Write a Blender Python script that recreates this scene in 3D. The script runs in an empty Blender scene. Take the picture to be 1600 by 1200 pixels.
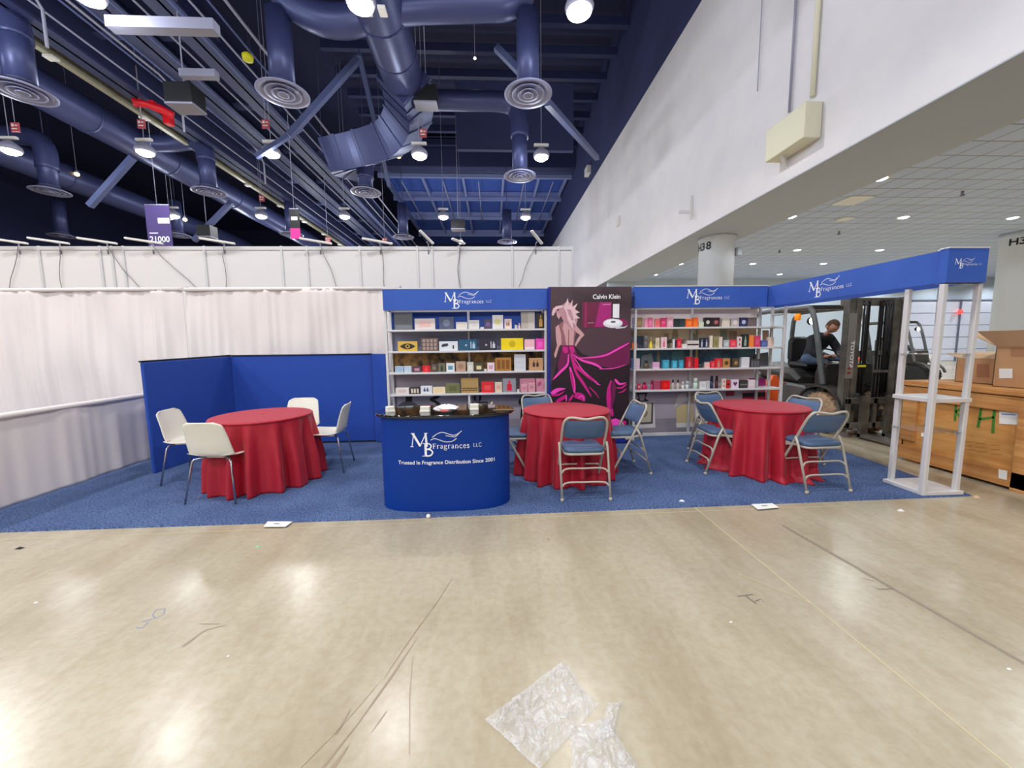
import bpy, math, random
from mathutils import Vector, Matrix
random.seed(7)
PI = math.pi
scene = bpy.context.scene
C = scene.collection

# ------------------------------------------------------------------ camera
F_PX, CAM_H = 600.0, 1.51
YAW, PITCH, ROLL = math.radians(2.8), math.radians(6.02), 0.0117
cf = Vector((math.sin(YAW)*math.cos(PITCH), math.cos(YAW)*math.cos(PITCH), -math.sin(PITCH)))
cr = Vector((math.cos(YAW), -math.sin(YAW), 0)); cu = cr.cross(cf)
CR = cr*math.cos(ROLL)-cu*math.sin(ROLL); CU = cu*math.cos(ROLL)+cr*math.sin(ROLL)
camd = bpy.data.cameras.new('camera'); cam = bpy.data.objects.new('camera', camd); C.objects.link(cam)
cam.matrix_world = Matrix(((CR.x, CU.x, -cf.x, 0), (CR.y, CU.y, -cf.y, 0), (CR.z, CU.z, -cf.z, CAM_H), (0, 0, 0, 1)))
camd.sensor_fit = 'HORIZONTAL'; camd.sensor_width = 36.0; camd.lens = F_PX/1600*36.0
camd.clip_start = 0.05; camd.clip_end = 300
scene.camera = cam
def at(x, y, X=None, Y=None, Z=None):
    """world point seen at a pixel of the 1600x1200 photograph, on a known plane (used for measuring)"""
    d = cf + CR*((x-800)/F_PX) - CU*((y-600)/F_PX)
    if X is not None: t = X/d.x
    elif Y is not None: t = Y/d.y
    else: t = (Z-CAM_H)/d.z
    return Vector((0, 0, CAM_H)) + d*t

# ------------------------------------------------------------------ world, exposure
w = bpy.data.worlds.new('world'); scene.world = w; w.use_nodes = True
w.node_tree.nodes['Background'].inputs[0].default_value = (0.55, 0.62, 0.9, 1)
w.node_tree.nodes['Background'].inputs[1].default_value = 0.12
scene.view_settings.view_transform = 'Standard'; scene.view_settings.look = 'None'
scene.view_settings.exposure = -0.12; scene.view_settings.gamma = 1.0
scene.view_settings.use_curve_mapping = False
scene.cycles.use_denoising = True
scene.cycles.max_bounces = 6; scene.cycles.diffuse_bounces = 3; scene.cycles.glossy_bounces = 3
scene.cycles.transparent_max_bounces = 12; scene.cycles.transmission_bounces = 6
scene.cycles.sample_clamp_indirect = 4.0; scene.cycles.sample_clamp_direct = 0
scene.cycles.caustics_reflective = False; scene.cycles.caustics_refractive = False

# ------------------------------------------------------------------ lights: the hall's high bays and the side hall's downlights, plus added rows and fill
LAMP_Z = 9.0
BAY_W = 610.0
BAY_FILL_W = 270.0
DOWN_W = 260.0
LAMPS = []            # (x, y, warm tint)
for xi, X in enumerate((-18.2, -13.3, -8.55, -2.8, 2.1)):
    for yi, Y in enumerate((-18.6, -11.6, -4.6, 2.4, 9.5, 16.4, 23.9, 30.8, 38.0)):  # two rows at each end continue the grid unseen, added for more light
        tint = [(1, .95, .93), (1, .98, .97), (.95, 1, .99), (1, .92, .92), (1, .96, .93)][(xi*2+yi*3) % 5]
        LAMPS.append((X, Y, tint))
DOWNS = [(X, Y) for X in (9.75, 13.6, 17.45, 21.3, 25.2, 29.1, 33) for Y in (5.5, 9.6, 12.5, 16.95, 19.9, 23.0)]  # last two lines outward are added to brighten the dock doors
def light(kind, name, loc, energy, color, **k):
    d = bpy.data.lights.new(name, kind); d.energy = energy; d.color = color
    for a, b in k.items(): setattr(d, a, b)
    o = bpy.data.objects.new(name, d); C.objects.link(o); o.location = loc
    return o

# ------------------------------------------------------------------ materials
def lin(c):
    return tuple(((v/255)/12.92 if v/255 <= 0.04045 else ((v/255+0.055)/1.055)**2.4) for v in c)
MATS = {}
def mat(name, col, rough=0.6, metal=0.0, emit=None, noise=None, bump=None, sheen=0, alpha=1, trans=0, coat=0, spec=0.5, scale3=None):
    if name in MATS: return MATS[name]
    m = bpy.data.materials.new(name); m.use_nodes = True; nt = m.node_tree; b = nt.nodes['Principled BSDF']
    c = lin(col) + (1,)
    b.inputs['Base Color'].default_value = c; b.inputs['Roughness'].default_value = rough
    b.inputs['Metallic'].default_value = metal; b.inputs['Specular IOR Level'].default_value = spec
    if sheen: b.inputs['Sheen Weight'].default_value = sheen; b.inputs['Sheen Roughness'].default_value = .4
    if coat: b.inputs['Coat Weight'].default_value = coat
    if trans: b.inputs['Transmission Weight'].default_value = trans
    if alpha < 1: b.inputs['Alpha'].default_value = alpha
    if emit: b.inputs['Emission Color'].default_value = lin(emit[0])+(1,); b.inputs['Emission Strength'].default_value = emit[1]
    if noise or bump:
        tc = nt.nodes.new('ShaderNodeTexCoord'); mp = nt.nodes.new('ShaderNodeMapping')
        nt.links.new(tc.outputs['Object'], mp.inputs[0])
        if scale3: mp.inputs['Scale'].default_value = scale3
    if noise:     # (scale, second colour[, detail])
        n = nt.nodes.new('ShaderNodeTexNoise'); n.inputs['Scale'].default_value = noise[0]
        n.inputs['Detail'].default_value = noise[2] if len(noise) > 2 else 4
        nt.links.new(mp.outputs[0], n.inputs[0])
        r = nt.nodes.new('ShaderNodeValToRGB'); r.color_ramp.elements[0].position = .35; r.color_ramp.elements[1].position = .65
        r.color_ramp.elements[0].color = lin(noise[1])+(1,); r.color_ramp.elements[1].color = c
        nt.links.new(n.outputs[0], r.inputs[0]); nt.links.new(r.outputs[0], b.inputs['Base Color'])
    if bump:      # (scale, strength)
        n = nt.nodes.new('ShaderNodeTexNoise'); n.inputs['Scale'].default_value = bump[0]; n.inputs['Detail'].default_value = 3
        nt.links.new(mp.outputs[0], n.inputs[0])
        bp = nt.nodes.new('ShaderNodeBump'); bp.inputs['Strength'].default_value = bump[1]; bp.inputs['Distance'].default_value = 0.01
        nt.links.new(n.outputs[0], bp.inputs['Height']); nt.links.new(bp.outputs[0], b.inputs['Normal'])
    MATS[name] = m
    return m
def rgb(r, g, b, rough=.5, **k):
    return mat('paint_%d_%d_%d_%d' % (r, g, b, int(rough*100)), (r, g, b), rough, **k)

def concrete():
    m = bpy.data.materials.new('polished_concrete'); m.use_nodes = True; nt = m.node_tree; b = nt.nodes['Principled BSDF']
    N = nt.nodes.new; L = nt.links.new
    tc = N('ShaderNodeTexCoord')
    def noise(s, d, sc=(1, 1, 1), rot=0):
        mp = N('ShaderNodeMapping'); mp.inputs['Scale'].default_value = sc; mp.inputs['Rotation'].default_value = (0, 0, rot)
        L(tc.outputs['Object'], mp.inputs[0]); n = N('ShaderNodeTexNoise'); n.inputs['Scale'].default_value = s; n.inputs['Detail'].default_value = d
        n.inputs['Roughness'].default_value = .6
        L(mp.outputs[0], n.inputs[0]); return n.outputs[0]
    def ramp(x, stops):
        r = N('ShaderNodeValToRGB'); e = r.color_ramp.elements
        while len(e) < len(stops): e.new(.5)
        for q, (p, c) in zip(e, stops): q.position = p; q.color = lin(c)+(1,)
        L(x, r.inputs[0]); return r.outputs[0]
    big = ramp(noise(.55, 5), [(.3, (168, 157, 134)), (.5, (180, 169, 146)), (.7, (190, 180, 158))])
    streak = ramp(noise(2.2, 8, (1, .25, 1), .5), [(.3, (205, 196, 180)), (.55, (255, 255, 255)), (.8, (238, 240, 240))])
    fine = ramp(noise(22, 6), [(.3, (232, 226, 214)), (.6, (255, 255, 255))])
    def mul(a, c, f):
        x = N('ShaderNodeMix'); x.data_type = 'RGBA'; x.blend_type = 'MULTIPLY'; x.inputs[0].default_value = f
        L(a, x.inputs[6]); L(c, x.inputs[7]); return x.outputs[2]
    L(mul(mul(big, streak, .6), fine, .5), b.inputs['Base Color'])
    rr = N('ShaderNodeMapRange'); rr.inputs[3].default_value = .17; rr.inputs[4].default_value = .3
    L(noise(3, 5), rr.inputs[0]); L(rr.outputs[0], b.inputs['Roughness'])
    b.inputs['Specular IOR Level'].default_value = .36
    return m
def carpet_mat():
    m = bpy.data.materials.new('blue_carpet'); m.use_nodes = True; nt = m.node_tree; b = nt.nodes['Principled BSDF']
    N = nt.nodes.new; L = nt.links.new; tc = N('ShaderNodeTexCoord')
    n1 = N('ShaderNodeTexNoise'); n1.inputs['Scale'].default_value = 75; n1.inputs['Detail'].default_value = 2
    n2 = N('ShaderNodeTexNoise'); n2.inputs['Scale'].default_value = 2.2; n2.inputs['Detail'].default_value = 6
    L(tc.outputs['Object'], n1.inputs[0]); L(tc.outputs['Object'], n2.inputs[0])
    r = N('ShaderNodeValToRGB'); r.color_ramp.elements[0].position = .34; r.color_ramp.elements[1].position = .66
    r.color_ramp.elements[0].color = lin((50, 68, 108))+(1,); r.color_ramp.elements[1].color = lin((100, 120, 158))+(1,)
    L(n1.outputs[0], r.inputs[0])
    r2 = N('ShaderNodeValToRGB'); r2.color_ramp.elements[0].position = .38; r2.color_ramp.elements[1].position = .6
    r2.color_ramp.elements[0].color = (.72, .74, .78, 1); r2.color_ramp.elements[1].color = (1, 1, 1, 1)
    L(n2.outputs[0], r2.inputs[0])
    x = N('ShaderNodeMix'); x.data_type = 'RGBA'; x.blend_type = 'MULTIPLY'; x.inputs[0].default_value = .7
    L(r.outputs[0], x.inputs[6]); L(r2.outputs[0], x.inputs[7]); L(x.outputs[2], b.inputs['Base Color'])
    b.inputs['Roughness'].default_value = .95; b.inputs['Specular IOR Level'].default_value = .15
    bp = N('ShaderNodeBump'); bp.inputs['Strength'].default_value = .6; bp.inputs['Distance'].default_value = .01
    L(n1.outputs[0], bp.inputs['Height']); L(bp.outputs[0], b.inputs['Normal'])
    return m
def tile_mat():
    m = bpy.data.materials.new('ceiling_tile'); m.use_nodes = True; nt = m.node_tree; b = nt.nodes['Principled BSDF']
    N = nt.nodes.new; L = nt.links.new; tc = N('ShaderNodeTexCoord')
    br = N('ShaderNodeTexBrick'); br.offset = 0; br.inputs['Scale'].default_value = 1.0
    br.inputs['Brick Width'].default_value = .6; br.inputs['Row Height'].default_value = .6; br.inputs['Mortar Size'].default_value = .018
    br.inputs['Color1'].default_value = lin((200, 212, 238))+(1,); br.inputs['Color2'].default_value = lin((192, 205, 232))+(1,)
    br.inputs['Mortar'].default_value = lin((150, 152, 156))+(1,)
    L(tc.outputs['Object'], br.inputs[0]); L(br.outputs[0], b.inputs['Base Color']); b.inputs['Roughness'].default_value = .9
    return m
def strip_mat(name, c1, c2, s, axis=0):     # stripes printed across a surface
    m = bpy.data.materials.new(name); m.use_nodes = True; nt = m.node_tree; b = nt.nodes['Principled BSDF']
    wv = nt.nodes.new('ShaderNodeTexWave'); wv.inputs['Scale'].default_value = s; wv.inputs['Distortion'].default_value = 1.5
    wv.bands_direction = 'XYZ'[axis]; wv.inputs['Detail'].default_value = 3
    tc = nt.nodes.new('ShaderNodeTexCoord'); r = nt.nodes.new('ShaderNodeValToRGB')
    r.color_ramp.elements[0].color = lin(c1)+(1,); r.color_ramp.elements[1].color = lin(c2)+(1,)
    nt.links.new(tc.outputs['Object'], wv.inputs[0]); nt.links.new(wv.outputs[1], r.inputs[0]); nt.links.new(r.outputs[0], b.inputs['Base Color'])
    b.inputs['Roughness'].default_value = .6
    return m

M_FLOOR = concrete(); M_CARPET = carpet_mat(); M_TILE = tile_mat()
M_WHITEWALL = mat('white_paint', (236, 231, 234), .8, noise=(1.2, (230, 226, 230)))
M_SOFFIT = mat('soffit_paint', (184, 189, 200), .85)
M_NAVYWALL = mat('navy_paint', (54, 60, 104), .75)
M_ROOF = mat('navy_roof', (38, 42, 80), .8)
M_STEEL = mat('navy_steel', (46, 52, 92), .55)
M_STEEL2 = mat('blue_grey_steel', (84, 94, 138), .5)
M_DUCT = mat('painted_duct', (66, 73, 118), .38, metal=.25)
M_DIFF = mat('diffuser_metal', (150, 152, 190), .45, metal=.2)
M_PIPE = mat('grey_pipe', (150, 150, 172), .5)
M_DARK = mat('black_plastic', (18, 18, 22), .5)
M_LAMP = mat('lamp_glass', (255, 250, 240), .5, emit=((255, 246, 232), 22))
M_LAMPP = mat('pink_lamp_glass', (255, 230, 230), .5, emit=((255, 205, 205), 20))
M_LAMPY = mat('amber_lamp_glass', (255, 220, 150), .5, emit=((255, 205, 120), 8))
M_DOWN = mat('downlight_glass', (255, 255, 255), .5, emit=((245, 250, 255), 14))
M_WHITE = mat('white_plastic', (236, 233, 228), .45)
M_CHAIRW = mat('ivory_shell', (228, 223, 208), .4)
M_CHROME = mat('chrome', (190, 188, 190), .22, metal=1)
M_ALU = mat('white_aluminium', (214, 212, 212), .4, metal=.1)
M_PANELW = mat('white_panel', (226, 222, 220), .6)
M_DRAPE = mat('white_drape', (230, 220, 215), .85, sheen=.2, bump=(180, .08))
M_BLUE = mat('blue_fabric', (22, 66, 158), .75, sheen=.15, bump=(300, .05))
M_BLUEH = mat('header_fabric', (50, 92, 182), .7, sheen=.15, noise=(1.5, (42, 82, 172)))
M_BLUEC = mat('counter_wrap', (2, 52, 138), .55, spec=.25)
M_CLOTH = mat('crimson_cloth', (168, 12, 38), .6, sheen=.12, bump=(260, .05))
M_BLACKTOP = mat('black_laminate', (12, 12, 14), .06, coat=.6)
M_VINYL = mat('blue_vinyl', (74, 98, 130), .45, bump=(400, .1))
M_BEIGE = mat('beige_steel', (176, 168, 154), .35)
M_LETTER = mat('white_letter', (240, 240, 242), .5)
M_WOOD = mat('crate_plywood', (214, 158, 88), .6, noise=(3.0, (196, 134, 66), 8), scale3=(1, 1, 6))
M_WOOD2 = mat('crate_batten', (206, 150, 88), .6, noise=(4.0, (178, 118, 62), 8), scale3=(1, .4, 6))
M_CARD = mat('cardboard', (196, 152, 108), .8, noise=(2, (186, 140, 96)))
M_CARDL = mat('light_cardboard', (214, 178, 138), .8)
M_FLG = mat('forklift_grey', (92, 94, 94), .4)
M_FLD = mat('forklift_black', (44, 43, 42), .4, noise=(6, (58, 54, 50)))
M_FLM = mat('mast_steel', (112, 108, 100), .4, metal=.25, noise=(5, (78, 74, 68)))
M_ORANGE = mat('orange_paint', (240, 98, 42), .4)
M_TYRE = mat('dusty_tyre', (168, 138, 108), .9, noise=(20, (130, 104, 80)))
M_TYREB = mat('black_tyre', (30, 30, 30), .85)

# ------------------------------------------------------------------ mesh builder
class MB:
    def __init__(s): s.v = []; s.f = []; s.mi = []; s.sm = []
    def add(s, vs, fs, mi=0, smooth=False):
        o = len(s.v); s.v += [tuple(v) for v in vs]
        for f in fs: s.f.append(tuple(i+o for i in f)); s.mi.append(mi); s.sm.append(smooth)
        return s
    def box(s, x0, x1, y0, y1, z0, z1, mi=0, T=None):
        vs = [Vector((x, y, z)) for z in (z0, z1) for y in (y0, y1) for x in (x0, x1)]
        if T: vs = [T @ v for v in vs]
        return s.add(vs, [(0, 2, 3, 1), (4, 5, 7, 6), (0, 1, 5, 4), (2, 6, 7, 3), (0, 4, 6, 2), (1, 3, 7, 5)], mi)
    def bar(s, p, q, w, h=None, mi=0, up=(0, 0, 1)):
        p = Vector(p); q = Vector(q); d = (q-p).normalized(); h = h or w
        u = Vector(up)
        if abs(d.dot(u)) > .98: u = Vector((0, 1, 0))
        r = d.cross(u).normalized(); u = r.cross(d)
        vs = [a + r*(sx*w/2) + u*(sz*h/2) for a in (p, q) for sx, sz in ((-1, -1), (1, -1), (1, 1), (-1, 1))]
        return s.add(vs, [(0, 3, 2, 1), (4, 5, 6, 7), (0, 1, 5, 4), (1, 2, 6, 5), (2, 3, 7, 6), (3, 0, 4, 7)], mi)
    def tube(s, path, r, n=10, mi=0, closed=False, smooth=True, flat=None):
        P = [Vector(p) for p in path]; k = len(P); rs = r if isinstance(r, (list, tuple)) else [r]*k
        vs = []; u = None
        for i in range(k):
            if closed: d = P[(i+1) % k]-P[i-1]
            else: d = P[min(i+1, k-1)]-P[max(i-1, 0)]
            d.normalize()
            if u is None:
                u = Vector((0, 0, 1)) if abs(d.z) < .9 else Vector((1, 0, 0))
            u = (u - d*u.dot(d)).normalized(); b = d.cross(u)
            for j in range(n):
                a = 2*PI*j/n; ca, sa = math.cos(a), math.sin(a)
                if flat: ca *= flat
                vs.append(P[i] + u*(ca*rs[i]) + b*(sa*rs[i]))
        fs = []
        for i in range(k if closed else k-1):
            for j in range(n):
                a = i*n+j; b_ = i*n+(j+1) % n; c_ = ((i+1) % k)*n+(j+1) % n; d_ = ((i+1) % k)*n+j
                fs.append((a, b_, c_, d_))
        s.add(vs, fs, mi, smooth)
        if not closed:
            o = len(s.v)-len(vs)
            s.f += [tuple(o+j for j in range(n))[::-1], tuple(o+(k-1)*n+j for j in range(n))]; s.mi += [mi]*2; s.sm += [False]*2
        return s
    def lathe(s, prof, n=24, c=(0, 0, 0), mi=0, sx=1, sy=1, smooth=True, T=None):
        vs = []
        for r, z in prof:
            for j in range(n):
                a = 2*PI*j/n; v = Vector((c[0]+r*sx*math.cos(a), c[1]+r*sy*math.sin(a), c[2]+z))
                vs.append(T @ v if T else v)
        fs = []
        for i in range(len(prof)-1):
            for j in range(n):
                fs.append((i*n+j, i*n+(j+1) % n, (i+1)*n+(j+1) % n, (i+1)*n+j))
        fs.append(tuple(range(n))[::-1]); fs.append(tuple((len(prof)-1)*n+j for j in range(n)))
        return s.add(vs, fs, mi, smooth)
    def prism(s, poly, o, r, u, d, mi=0):      # 2-D outline on a plane, given a thickness d along r x u
        o = Vector(o); r = Vector(r); u = Vector(u); nn = r.cross(u).normalized()*d; k = len(poly)
        vs = [o+r*a+u*b for a, b in poly] + [o+r*a+u*b+nn for a, b in poly]
        fs = [tuple(range(k))[::-1], tuple(range(k, 2*k))] + [(i, (i+1) % k, k+(i+1) % k, k+i) for i in range(k)]
        return s.add(vs, fs, mi)
    def ribbon(s, pts, ws, o, r, u, mi=0, t=0.0):
        o = Vector(o); r = Vector(r); u = Vector(u); k = len(pts)
        if not isinstance(ws, (list, tuple)): ws = [ws]*k
        vs = []
        for i in range(k):
            a = pts[max(i-1, 0)]; b = pts[min(i+1, k-1)]; dx, dy = b[0]-a[0], b[1]-a[1]; l = math.hypot(dx, dy) or 1
            nx, ny = -dy/l*ws[i]/2, dx/l*ws[i]/2
            for sg in (1, -1): vs.append(o + r*(pts[i][0]+nx*sg) + u*(pts[i][1]+ny*sg))
        return s.add(vs, [(2*i, 2*i+1, 2*i+3, 2*i+2) for i in range(k-1)], mi)
    def grid(s, fn, nu, nv, mi=0, smooth=True, wrap=False):
        vs = [fn(i/(nu if wrap else nu-1), j/(nv-1)) for j in range(nv) for i in range(nu)]
        fs = [(j*nu+i, j*nu+(i+1) % nu, (j+1)*nu+(i+1) % nu, (j+1)*nu+i) for j in range(nv-1) for i in range(nu if wrap else nu-1)]
        return s.add(vs, fs, mi, smooth)
    def build(s, name, mats, parent=None, bevel=0, world=True, seg=2, solid=0, sub=0):
        me = bpy.data.meshes.new(name); me.from_pydata(s.v, [], s.f)
        if not isinstance(mats, (list, tuple)): mats = [mats]
        for m in mats: me.materials.append(m)
        me.polygons.foreach_set('material_index', s.mi); me.polygons.foreach_set('use_smooth', s.sm); me.update()
        o = bpy.data.objects.new(name, me); C.objects.link(o)
        if parent:
            o.parent = parent
            if world:
                root = parent
                while root.parent: root = root.parent
                if parent is root: o.matrix_parent_inverse = Matrix.Translation(-root.location)
        if solid:
            md = o.modifiers.new('solid', 'SOLIDIFY'); md.thickness = solid; md.offset = 0
        if sub:
            md = o.modifiers.new('sub', 'SUBSURF'); md.levels = sub; md.render_levels = sub
        if bevel:
            md = o.modifiers.new('bevel', 'BEVEL'); md.width = bevel; md.segments = seg; md.limit_method = 'ANGLE'
        return o
def tag(o, label=None, cat=None, group=None, kind=None):
    if label: o['label'] = label
    if cat: o['category'] = cat
    if group: o['group'] = group
    if kind: o['kind'] = kind
    return o
def thing(name, loc, label, cat, group=None):
    o = bpy.data.objects.new(name, None); C.objects.link(o); o.location = loc; o.empty_display_size = .1
    return tag(o, label, cat, group)
def structure(name, mb, m, parent=None, **k):
    return tag(mb.build(name, m, parent, **k), kind='structure')
def copy_tree(o, parent=None):
    c = o.copy(); C.objects.link(c)
    if parent: c.parent = parent
    for ch in list(o.children): copy_tree(ch, c)
    return c
def place(proto, used, loc, rz, label):
    o = proto if not used else copy_tree(proto)
    o.location = loc; o.rotation_euler = (0, 0, rz); o['label'] = label
    return o
def text_mesh(body, h, o, r, u, mi=0, mb=None, align='CENTER', bold=0.0, t=0.0008, wfit=None):
    cd = bpy.data.curves.new('t', 'FONT'); cd.body = body; cd.size = 1; cd.align_x = align; cd.offset = bold
    ob = bpy.data.objects.new('t', cd); C.objects.link(ob); dg = bpy.context.evaluated_depsgraph_get(); dg.update()
    me = bpy.data.meshes.new_from_object(ob.evaluated_get(dg)); vs = [v.co.copy() for v in me.vertices]; fs = [tuple(p.vertices) for p in me.polygons]
    bpy.data.objects.remove(ob); bpy.data.curves.remove(cd); bpy.data.meshes.remove(me)
    o = Vector(o); r = Vector(r).normalized(); u = Vector(u).normalized(); k = h/.72; kx = k
    if wfit:
        xs = [v.x for v in vs]; kx = wfit/(max(xs)-min(xs))
    n = r.cross(u)*t
    mb.add([o+r*(v.x*kx)+u*(v.y*k)+n for v in vs], fs, mi)
    return mb

# ------------------------------------------------------------------ the hall: structure
FLOOR = structure('floor', MB().box(-42, 44, -25, 62, -.2, 0), M_FLOOR)
structure('ceiling', MB().box(-42, 7.4, -25, 62, 19, 19.3), M_ROOF)
structure('wall_right', MB().box(7.2, 7.4, -25, 62, 5.36, 12.88), M_WHITEWALL)
structure('wall_right_upper', MB().box(7.2, 7.4, -25, 62, 12.88, 19), M_NAVYWALL)
structure('wall_back', MB().box(-42, 7.4, 62, 62.3, 0, 19), M_ROOF)
structure('wall_left', MB().box(-42.3, -42, -25, 62, 0, 19), M_NAVYWALL)
structure('wall_front', MB().box(-42, 44, -25.3, -25, 0, 19), M_WHITEWALL)
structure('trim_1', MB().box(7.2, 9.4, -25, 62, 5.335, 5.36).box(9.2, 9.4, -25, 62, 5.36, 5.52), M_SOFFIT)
structure('ceiling_side_hall', MB().box(9.3, 44, -25, 62, 5.5, 5.6), M_TILE)
structure('wall_far_side_hall', MB().box(7.4, 44, 24.6, 24.9, 0, 5.5), mat('pale_green_wall', (204, 218, 232), .8))
structure('wall_right_side_hall', MB().box(44, 44.3, -25, 25, 0, 5.6), M_SOFFIT)

# sectional dock doors in the far wall
M_DOCK = mat('dock_door_panel', (226, 232, 250), .45); M_SEAM = mat('door_seam', (120, 128, 150), .6)
for i, x0 in enumerate((27.4, 31.25, 35.1)):
    d = tag(bpy.data.objects.new('door_%d' % (i+1), None), kind='structure'); C.objects.link(d); d.location = (x0+1.9, 24.5, 0)
    b = MB()
    for k in range(5): b.box(x0+.04, x0+3.78, 24.52, 24.58, .02+k*.8, .8+k*.8-.02)
    b.build('door_panel', M_DOCK, d)
    MB().box(x0-.05, x0+.04, 24.46, 24.6, 0, 4.08).box(x0+3.78, x0+3.82, 24.46, 24.6, 0, 4.08).box(x0-.05, x0+3.82, 24.46, 24.6, 4.0, 4.08).build('door_frame', M_SEAM, d)

# lettered round columns under the soffit
for i, (X, Y, txt, lab) in enumerate(((8.42, 14.4, 'H38', 'round white column lettered H38 rising behind the right-hand shelving'),
                                 (20.4, 14.2, 'H39', 'round white column lettered H39 at the right edge above the boxes'))):
    t = thing('column', (X, Y, 0), lab, 'column', 'lettered columns')
    MB().lathe([(.6, 0), (.6, 5.24), (.64, 5.26), (.64, 5.5 if i else 5.335)], 40, (X, Y, 0)).build('shaft', mat('column_paint', (226, 232, 244), .6), t)
    ang0 = math.atan2(-Y, -X)-(.22 if i == 0 else .30)
    b = MB()
    for k, ch in enumerate(txt):
        a = ang0+k*.36+(-.95 if i == 0 else -.1); ca, sa = math.cos(a), math.sin(a)
        text_mesh(ch, .27, (X+.612*ca, Y+.612*sa, 5.0-.15*(i == 0)), (-sa, ca, 0), (0, 0, 1), mb=b, bold=.02)
    b.build('lettering', M_DARK, t)
    MB().box(X+.5, X+.66, Y-.5, Y-.3, 4.6, 4.9).build('junction_box', M_SOFFIT, t, bevel=.01)

# equipment box, conduits, small fittings on the white wall
t = thing('speaker_box', (7.0, 9.0, 6.0), 'cream box hung high on the white wall with a slanted base', 'equipment box')
MB().add([(6.8, 8.5, 5.88), (7.19, 8.5, 5.88), (7.19, 9.7, 5.88), (6.8, 9.7, 5.88), (6.8, 8.5, 6.62), (7.19, 8.5, 6.62), (7.19, 9.7, 6.62), (6.8, 9.7, 6.62)],
         [(0, 3, 2, 1), (4, 5, 6, 7), (0, 1, 5, 4), (1, 2, 6, 5), (2, 3, 7, 6), (3, 0, 4, 7)]).build('housing', mat('cream_paint', (226, 222, 196), .6), t, bevel=.02)
MB().bar((6.9, 9.3, 5.95), (7.15, 9.45, 5.7), .08).build('bracket', M_PANELW, t)
for k, (y, z0, lab) in enumerate(((10.62, 8.1, 'thin vertical cable ending halfway down the white wall'), (9.42, 6.9, 'thin grey conduit running up beside the cream wall box'), (8.75, 6.85, 'thicker cream conduit rising from the cream wall box'))):
    tag(MB().tube([(7.14, y, z0), (7.14, y, 12.8)], (.012, .028, .05)[k], 8).build('conduit', (M_PIPE, M_PIPE, MATS['cream_paint'])[k]), lab, 'conduit')
p = at(1078, 322, X=7.1)
t = thing('wall_camera', p, 'small white antenna bracket low on the white wall', 'antenna')
MB().box(7.1, 7.2, p.y-.03, p.y+.03, p.z-.45, p.z+.35).build('back_plate', M_PANELW, t)
MB().bar((7.1, p.y, p.z-.2), (6.7, p.y, p.z-.2), .06, .1).build('arm', M_PANELW, t)
p = at(966, 346, X=7.15)
tag(MB().box(7.08, 7.2, p.y-.2, p.y+.2, p.z-.25, p.z+.25).build('alarm_box', M_PANELW, bevel=.02), 'small white alarm box on the white wall past the end of the panels', 'alarm')
p = at(921, 267, X=7.15)
tag(MB().box(6.9, 7.2, p.y-.3, p.y+.5, p.z-.25, p.z+.3).build('wall_light', M_PANELW, bevel=.03), 'white box fitting on the edge where navy wall meets white', 'wall fitting')

# ------------------------------------------------------------------ lamps
def ordn(k): return ('nearest', 'second', 'third', 'fourth', 'fifth', 'sixth', 'seventh')[k]
colname = ['leftmost', 'second from left', 'middle', 'fourth from left', 'rightmost']
bay0 = None; rowY = sorted({l[1] for l in LAMPS})
def make_bay(glass):
    t = thing('high_bay_lamp', (0, 0, 0), 'x', 'lamp', 'hanging high bay lamps')
    MB().lathe([(.2, .03), (.3, .02), (.33, .10), (.3, .2), (.14, .34), (.06, .4)], 20).build('reflector', M_PIPE, t, world=False)
    MB().lathe([(.01, -.12), (.16, -.09), (.27, -.02), (.28, .05), (.01, .06)], 20).build('glass', glass, t, world=False)
    MB().box(-.3, .3, -.06, .06, .44, .54).build('ballast', M_WHITE, t, world=False, bevel=.02)
    MB().tube([(0, 0, .5), (0, 0, 10)], .012, 6).build('suspension', M_PIPE, t, world=False)
    return t
bays = {'n': make_bay(M_LAMP), 'p': make_bay(M_LAMPP)}; used = {'n': 0, 'p': 0}
for (X, Y, tint) in LAMPS:
    o = light('SPOT', 'high_bay_light', (X, Y, LAMP_Z-.1), BAY_W, tint, spot_size=math.radians(142), spot_blend=.35, shadow_soft_size=.2)
    light('POINT', 'high_bay_fill', (X, Y, LAMP_Z-.15), BAY_FILL_W, (.85, .92, 1), shadow_soft_size=.25)  # bluish fill added at every bay to lift the dark ceiling
    r = rowY.index(Y)
    if r < 4 or r > 6: continue
    key = 'p' if (X, Y) in ((-13.3, 16.4), (-8.55, 23.9), (-2.8, 23.9)) else 'n'
    row = ('nearest', 'middle', 'farthest')[r-4]; col = colname[(-18.2, -13.3, -8.55, -2.8, 2.1).index(X)]
    if Y == 9.5 and X < -9: continue
    if Y == 9.5: col = {-8.55: 'leftmost', -2.8: 'middle', 2.1: 'rightmost'}[X]
    place(bays[key], used[key], (X, Y, LAMP_Z), 0, '%s high bay lamp %s in the %s lamp row' % ('pink-tinted' if key == 'p' else 'white', col, row)); used[key] += 1
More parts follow.
